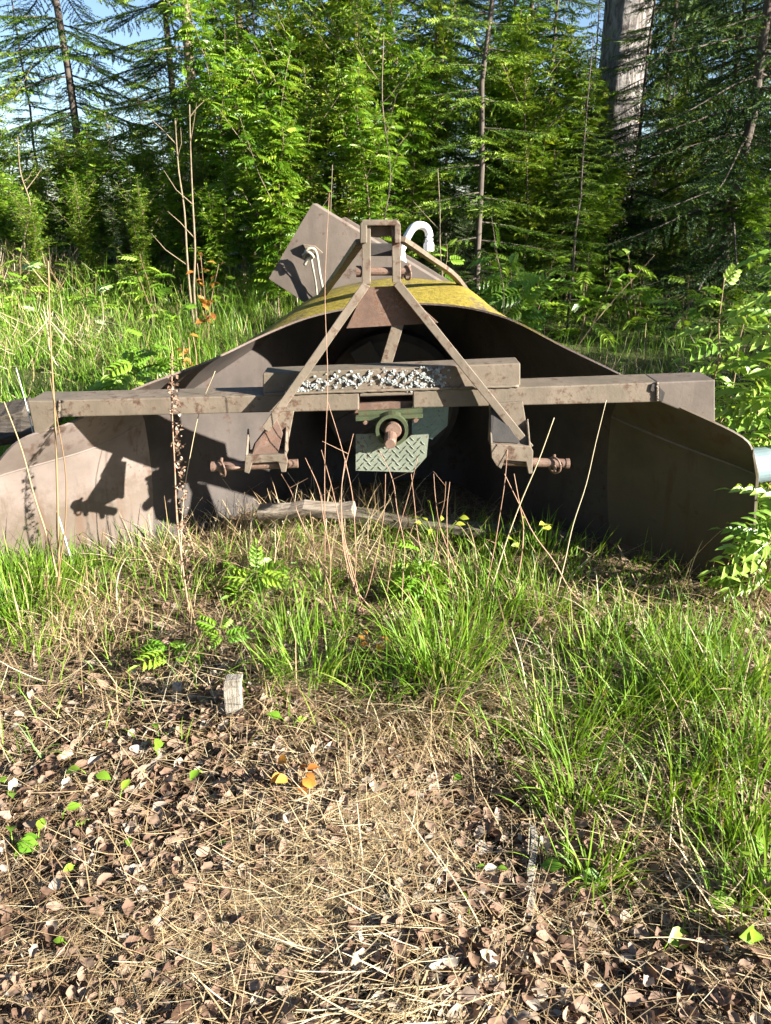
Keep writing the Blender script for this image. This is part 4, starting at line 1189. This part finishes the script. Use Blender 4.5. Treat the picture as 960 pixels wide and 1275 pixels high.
# dry blades among the meadow and a heap of dead grass at the far left
straw(gS, 1900, U(-5, -.5), U(3.0, 9.0), .1, .35, .006, 1.0, .02, .6, bend=.6)
straw(gS, 900, U(.6, 3.2), U(3.0, 6.0), .1, .35, .005, .9, .02, .5, bend=.6)
straw(gS, 1500, Nn(-3.9, .5), Nn(8.2, .4), .2, .5, .008, 1.0, .12, .6, bend=.5)
straw(gS, 350, Nn(-2.6, .4), Nn(6.0, .3), .1, .4, .007, 1.2, .1, .75, bend=.5)
tag(gG.build('grass', M['grass']), kind='stuff'); bpy.data.objects['grass']['label'] = 'fresh green grass blades growing round the snow blower'; bpy.data.objects['grass']['category'] = 'grass'
tag(gM.build('meadow_grass', M['grass2']), 'sunlit green meadow grass behind the left wing of the blower', 'grass', None, 'stuff')
tag(gS.build('dry_straw', M['straw']), 'dry straw and dead grass stems lying on the ground', 'straw', None, 'stuff')

# dead leaves
gL = Geo()
LT = []
for k in range(9):
    r_ = np.random.default_rng(50 + k)
    cu = r_.uniform(.2, .9); cv = r_.uniform(-.5, .6)
    V = []; m_ = 12; wob = r_.uniform(-.07, .07, m_); ph_ = r_.uniform(0, 6, 3); tw = r_.uniform(-.7, .7)
    def lz(x, y): return cu * y * y * 2.2 + cv * x * x + tw * x * y + .05 * math.sin(7 * x + ph_[0]) + .04 * math.sin(9 * y + ph_[1])
    for f in (1.0, .55):
        for i in range(m_):
            a = 2 * PI * i / m_
            rad = f * (.5 + .05 * math.cos(a) + .05 * (i % 2) + wob[i] + (.14 if i == 0 else 0))
            x, y = rad * math.cos(a), rad * .74 * math.sin(a)
            V.append((x, y, lz(x, y)))
    V.append((0, 0, 0))
    F = []
    for i in range(m_):
        a, b = i, (i + 1) % m_
        F.extend([[a, b, m_ + b], [a, m_ + b, m_ + a], [m_ + a, m_ + b, 2 * m_]])
    LT.append((np.array(V), np.array(F)))
def litter(n, xf, yf, s0, s1, r0=.5, dz=.006):
    for k in range(9):
        m_ = n // 9
        xy = np.stack([xf(m_), yf(m_)], 1)
        pos = on_ground(xy, dz) + np.stack([np.zeros(m_), np.zeros(m_), rng.random(m_) * .014], 1)
        nrm = norm(np.array((0, 0, 1.0)) + rng.normal(0, .33, (m_, 3)))
        ax = norm(np.cross(nrm, rng.normal(0, 1, (m_, 3)))); yy = np.cross(nrm, ax)
        inst(gL, LT[k][0], LT[k][1], pos, ax, yy, nrm, rng.uniform(s0, s1, m_), np.clip(rng.normal(r0, .27, m_), 0, 1))
litter(2300, U(-1.1, 1.2), U(.75, 1.7), .010, .030, .5, .012)
litter(800, Nn(.12, .3), Nn(1.22, .2), .012, .034)
litter(400, Nn(.1, .22), Nn(.86, .08), .014, .036, .6)
litter(600, Nn(-.5, .2), Nn(1.45, .18), .014, .034, .55, .012)
litter(60, U(-.9, 1.0), U(.8, 1.7), .026, .042, .4, .008)
litter(900, U(-1.5, 1.5), U(1.6, 2.6), .014, .036, .45)
litter(4000, U(-1.2, 1.2), U(.75, 1.7), .004, .012, .35)
tag(gL.build('dead_leaves', M['litter'], smooth=True), 'brown curled dead leaves covering the ground', 'leaf litter', None, 'stuff')

# ------------------------------------------------------------------ single plants near the camera
def pY(px, Y):
    """point on the ground at distance Y, column px near the ground"""
    x = (px - 480.0) / FPX * (Y * CP + CAM_H * SP)
    return np.array((x, Y, float(ground_h(x, Y))))

rowan(pY(920, 2.98), 1.24, 2, 52, .19, 'rowan_sapling', 'tall young rowan standing behind the right end of the crossbeam', 'sapling', seed=40, start=.3, spread=.10, lean=(.03, 0), tmpl=PIN_BIG, lm='rowan_bright')
rowan(pY(868, 3.25), .98, 2, 28, .16, 'rowan_sapling', 'thin-leaved rowan behind the right hood edge, left of the tall young rowan', 'sapling', seed=41, start=.45, spread=.12, tmpl=PIN_BIG, lm='rowan_bright')
rowan(pY(955, 2.9), .85, 2, 38, .18, 'rowan_sapling', 'bushy young rowan at the right edge above the blue barrel', 'sapling', seed=42, start=.25, spread=.15, tmpl=PIN_BIG, lm='rowan_bright')
rowan(pY(925, 2.22), .48, 2, 34, .14, 'rowan_sapling', 'low rowan shoot hanging in front of the right wing tip', 'sapling', seed=43, start=.25, spread=.15, thick=.0045, tmpl=PIN_BIG, lm='rowan_bright')
rowan(pY(532, 2.28), .26, 3, 26, .10, 'rowan_seedling', 'bright seedling in front of the plank below the power shaft', 'seedling', seed=44, start=.3, spread=.3, thick=.003, lm='sprout')
rowan(pY(310, 2.34), .15, 4, 26, .13, 'fern', 'bright feathery fern-like plant below the left lower bracket', 'fern', seed=45, start=.1, spread=.5, thick=.003, lm='sprout')
rowan(pY(210, 1.86), .10, 1, 6, .085, 'rowan_seedling', 'light green seedling left of the grey split peg', 'seedling', seed=46, start=.5, spread=.2, thick=.002, lm='sprout')
rowan(pY(281, 1.92), .12, 1, 6, .07, 'rowan_seedling', 'small green seedling standing just above the grey split peg', 'seedling', seed=47, start=.6, spread=.2, thick=.002, lm='sprout')
rowan(pY(640, 6.2), .85, 3, 60, .24, 'rowan_sapling', 'leafy shoots right of the hood at the edge of the dark wood', 'sapling', seed=48, start=.2, spread=.35, tmpl=PIN_NEAR)
rowan(pY(545, 7.0), .8, 2, 34, .14, 'rowan_sapling', 'slender leafy sapling just right of the white pipe', 'sapling', seed=49, start=.15, spread=.2, tmpl=PIN_NEAR)
rowan(pY(172, 4.3), .5, 2, 18, .22, 'rowan_sapling', 'low rowan with broad leaves in the meadow left of the hood', 'sapling', seed=50, start=.3, spread=.35, thick=.004)
rowan(pY(200, 5.2), .4, 2, 11, .17, 'rowan_sapling', 'low rowan in the meadow farther back than the broad-leaved one', 'sapling', seed=51, start=.3, spread=.35, thick=.004)
mead = 'small leafy shoot in the sunlit meadow left of the blower'
m0 = rowan(pY(120, 6.8), .5, 3, 20, .17, 'rowan_shoot', mead, 'sapling', 'shoots in the meadow', seed=52, start=.2, spread=.4, thick=.004, tmpl=PIN_FAR)
for k, (px, Y) in enumerate([(30, 7.2), (70, 8.0), (160, 7.6), (10, 6.4), (200, 7.2), (240, 8.0), (275, 7.0), (95, 8.6), (140, 8.3), (310, 7.8), (45, 8.8), (220, 6.2), (-30, 7.6), (180, 8.6)]):
    copy_thing(m0, gp(px, Y), k * 1.1, random.uniform(.8, 1.3), mead, 'shoots in the meadow')
shd = 'small leafy shoot in the shade at the foot of the right-hand wood'
for k, (px, Y) in enumerate([(660, 7.0), (720, 6.8), (790, 7.4), (850, 6.6), (900, 7.2), (690, 7.8), (760, 8.0), (830, 8.2), (950, 7.6), (610, 7.6)]):
    copy_thing(m0, gp(px, Y), k * 1.4, random.uniform(1.0, 1.7), shd, 'shoots at the foot of the wood')

# simple broad leaf on a stalk
def broadleaf(nu=5):
    V = []; F = []
    prof = [0, .55, .95, .9, .55, .03]
    for i, w in enumerate(prof):
        x = i / 5
        z = -.25 * x * x
        V.extend([(x, .34 * w, z + .13 * w), (x, 0, z), (x, -.34 * w, z + .13 * w)])
    for i in range(5):
        k = 3 * i; F.extend([[k, k + 1, k + 4, k + 3], [k + 1, k + 2, k + 5, k + 4]])
    return np.array(V, float), np.array(F)
BL = broadleaf()
def sprout(px, py, n, size, label, mat='sprout', h=.03, name='leaf_sprout', cat='sprout', seed=0, group=None, azs=None):
    r = np.random.default_rng(seed * 7 + 1); b = G(px, py)
    b = b + (0, 0, 0)
    g = Geo()
    root = thing(name, label, cat, b, group)
    gs = Geo(); pos = []; X = []
    for i in range(n):
        a = (azs[i] if azs else r.uniform(0, 2 * PI)); hh = h * r.uniform(.6, 1.2)
        e = b + np.array((math.cos(a) * hh * .5, math.sin(a) * hh * .5, hh))
        tube(gs, [b - (0, 0, .01), b * .4 + e * .6 + (0, 0, hh * .15), e], [.0016, .0013, .001], 5)
        pos.append(e); X.append((math.cos(a), math.sin(a), r.uniform(-.2, .6)))
    X, Y, Z = axes_from(np.array(X), np.array((0, 0, 1.0)) + r.normal(0, .35, (n, 3)) + np.array((.3, -.3, 0)))
    gs.build('stalk', M['stem'] if mat in ('orange',) else M['sprout'], root, smooth=True)
    for i in range(n):
        g = Geo()
        inst(g, BL[0], BL[1], np.array(pos[i:i + 1]), X[i:i + 1], Y[i:i + 1], Z[i:i + 1], size * r.uniform(.75, 1.15, 1), r.random(1))
        g.build('leaf', M[mat], root, smooth=True)
    return root
sp = [
    (115, 975, 2, .045, 'pair of glossy green leaves beside the dry straw left of the white chip'),
    (200, 930, 2, .035, 'green heart-shaped leaf below the grey split peg'),
    (255, 968, 1, .032, 'single upright green leaf left of the flat white chip'),
    (242, 992, 1, .026, 'small green leaf just below the single upright leaf'),
    (75, 1024, 1, .034, 'bright green leaf lying on brown leaves at the far left, above the leaf cluster'),
    (148, 1002, 1, .03, 'curved green leaf right of the pair lying on brown leaves'),
    (112, 1022, 1, .028, 'green leaf between the curved leaf and the left leaf cluster'),
    (165, 1052, 1, .03, 'folded green leaf standing on dry twigs left of the rounded pale stone'),
    (98, 1082, 1, .026, 'dull green leaf low at the left among brown leaves'),
    (18, 1062, 4, .034, 'cluster of four green leaves at the left edge of the ground'),
    (48, 1056, 2, .034, 'two long green leaves right of the left edge cluster'),
    (15, 988, 2, .028, 'pale green leaves at the left edge above the leaf cluster'),
    (362, 912, 2, .034, 'two green leaves above the small orange seedling'),
    (580, 972, 1, .034, 'green leaf on brown litter below the middle grass tuft'),
    (612, 1090, 2, .024, 'yellowish green leaf left of the narrow lath'),
    (712, 1100, 2, .05, 'broad green leaf at the base of the grass right of the lath'),
    (696, 1172, 1, .026, 'bluish green small leaf just right of the lower end of the lath'),
    (702, 1200, 1, .026, 'green leaf below the bluish one near the lower edge'),
    (822, 1190, 1, .05, 'large bright green leaf low at the right'),
    (865, 1135, 1, .05, 'broad green leaf in grass above the large bright leaf'),
    (942, 1085, 3, .05, 'cluster of broad leaves at the right edge'),
    (938, 1165, 2, .045, 'lower pair of broad leaves at the right edge'),
    (585, 1138, 1, .022, 'tiny yellow-green leaf on dead leaves in the lower middle'),
    (268, 1060, 1, .02, 'tiny green leaf just below the rounded pale stone'),
    (90, 1185, 1, .02, 'tiny green leaf low at the left near the dark soil'),
    (845, 970, 2, .04, 'green leaves in the straw among the right-hand grass'),
    (905, 940, 2, .045, 'broad green leaves in the right-hand grass'),
]
for k, a in enumerate(sp):
    sprout(a[0], a[1], a[2], a[3], a[4], seed=k, h=.022 if a[3] < .03 else .035)
sprout(369, 985, 9, .032, 'small orange-leaved seedling beside the white chip', 'orange', .06, 'orange_seedling', 'seedling', 60)
sprout(462, 815, 7, .026, 'yellow-orange seedling in the dry grass at the middle', 'orange', .05, 'orange_seedling', 'seedling', 61)
sprout(748, 870, 6, .024, 'orange-red seedling in the right-hand grass', 'orange', .05, 'orange_seedling', 'seedling', 62)
sprout(735, 905, 5, .02, 'yellow seedling just below the orange-red one', 'yellow', .04, 'yellow_seedling', 'seedling', 63)
sprout(652, 700, 8, .038, 'yellow-green seedling in front of the right end of the plank', 'yellow', .13, 'yellow_seedling', 'seedling', 64)
sprout(545, 690, 9, .034, 'yellow-tipped leaves rising beside the bright seedling below the power shaft', 'yellow', .17, 'yellow_seedling', 'seedling', 65)
def twiggy(px, Y, h, label, mat, seed, n=16, size=.04):
    r = np.random.default_rng(seed); b = pY(px, Y); root = thing('orange_seedling', label, 'seedling', b)
    gs = Geo(); g = Geo(); pos = []
    for s in range(3):
        e = b + np.array((r.normal(0, .12) * h, r.normal(0, .1) * h, h * r.uniform(.7, 1)))
        c = catmull([b, b * .5 + e * .5 + r.normal(0, .02, 3), e], 5); tube(gs, c, np.linspace(.004, .002, len(c)), 5)
        for i in range(n // 3): pos.append(c[r.integers(4, len(c))] + r.normal(0, .015, 3))
    X, Y_, Z = axes_from(r.normal(0, 1, (len(pos), 3)) * (1, 1, .4), np.array((.2, -.3, 1.0)) + r.normal(0, .3, (len(pos), 3)))
    inst(g, BL[0], BL[1], np.array(pos), X, Y_, Z, size * r.uniform(.7, 1.2, len(pos)))
    gs.build('stem', M['cane'], root, smooth=True); g.build('foliage', M[mat], root, smooth=True)
twiggy(262, 6.0, .85, 'orange-leaved shoot left of the chute plate in the meadow', 'orange', 70, 30, .07)
twiggy(10, 2.75, .46, 'yellow-leaved shoot at the left end of the crossbeam', 'yellow', 71, 12, .04)
twiggy(245, 5.2, .4, 'small orange shoot low in the meadow left of the hood', 'orange', 72, 16, .05)

# tall dry stalks and canes in front of the blower
def stalk(label, base, top, Y, rad, mat, seed, dY=0.0, bow=.02, twigs=0, group=None, name='dry_stalk', Yb=None):
    r = np.random.default_rng(seed); random.seed(seed)
    b = pY(base, Y) - (0, 0, .02); e = P(top[0], top[1], Y + dY); L = np.linalg.norm(e - b)
    bend = r.normal(0, bow, 3)
    k = np.array([b + (e - b) * t + bend * 4 * t * (1 - t) + r.normal(0, .004, 3) * (0 < t < 1) for t in np.linspace(0, 1, 6)])
    c = catmull(k, 5); g = Geo(); tube(g, c, np.linspace(rad, rad * .45, len(c)), 6)
    for _ in range(twigs):
        i = random.randrange(5, len(c)); a = random.uniform(0, 2 * PI); l = L * random.uniform(.05, .15)
        tube(g, [c[i], c[i] + l * np.array((math.cos(a), math.sin(a), .6))], [rad * .5, rad * .2], 4, cap=False)
    return tag(g.build(name, M[mat], loc=b, smooth=True), label, 'stalk', group)
stalk('tall straight straw-coloured stalk at the left in front of the left wing', 72, (60, 325), 2.25, .0042, 'straw', 80, 0, .006)
stalk('second straw-coloured stalk leaning beside the tall straight one', 75, (5, 500), 2.25, .0035, 'straw', 81, 0, .02)
stalk('short pale stalk curling to the right beside the tall straw stalk', 66, (62, 470), 2.22, .0028, 'straw', 82, 0, .02)
# seedy dock stalk
def dock():
    o = stalk('brown seedy dried dock stalk in front of the left wing', 236, (214, 440), 2.22, .0035, 'cane', 83, 0, .012)
    me = o.data
    r = np.random.default_rng(5); g = Geo()
    b = pY(236, 2.22); e = P(214, 440, 2.22); n = 260
    t = np.clip(r.beta(2, 1.6, n), .12, 1)
    pos = b + (e - b) * t[:, None] + r.normal(0, .008, (n, 3))
    X, Y, Z = axes_from(r.normal(0, 1, (n, 3)), np.array((0, 0, 1.0)) + r.normal(0, .4, (n, 3)))
    inst(g, np.array([(-.5, -.4, 0), (.5, -.3, .2), (.6, .4, 0), (-.4, .4, .25)]), np.array([[0, 1, 2, 3]]), pos, X, Y, Z, r.uniform(.005, .014, n))
    g.build('seed_head', M['litter'], o)
dock()
canes = 'thin red-brown dead cane rising from the straw in front of the power shaft'
for k, (bx, tx, ty, Y) in enumerate([(430, 408, 500, 2.2), (452, 400, 560, 2.2), (470, 440, 540, 2.22), (500, 472, 560, 2.2), (440, 480, 590, 2.18), (420, 350, 590, 2.2), (560, 512, 590, 2.2), (478, 520, 570, 2.22),
                                     (575, 560, 600, 2.2), (600, 632, 560, 2.24), (590, 540, 590, 2.24), (455, 430, 570, 2.16), (520, 555, 600, 2.2), (410, 380, 570, 2.24)]):
    stalk(canes, bx, (tx, ty), Y, .0022, 'cane', 90 + k, random.uniform(-.05, .1), .03, 1, 'dead canes in front of the power shaft', 'dead_cane')
stalk('thin dead stem leaning up to the right across the right wing', 690, (755, 498), 2.28, .0022, 'straw', 110, .0, .008)
stalk('kinked dead stem right of the power shaft with a broken side twig', 600, (690, 520), 2.24, .003, 'straw', 111, 0, .03, 1)
stalk('long dead stem from the right lower pin down to the grass', 735, (628, 590), 2.22, .0028, 'cane', 112, .02, .012)
stalk('short bent stem hanging below the right lower bracket', 625, (640, 590), 2.26, .003, 'cane', 113, 0, .03)
stalk('thin wand crossing the left mast bar in front of the hood', 405, (410, 240), 2.26, .0018, 'cane', 114, 0, .004)
stalk('thin dead stem leaning over the left end of the crossbeam', 95, (20, 458), 2.5, .003, 'white', 115, .2, .004)
stalk('bent straw arch over the left end of the hood', 225, (268, 462), 2.45, .002, 'straw', 116, 0, .05)
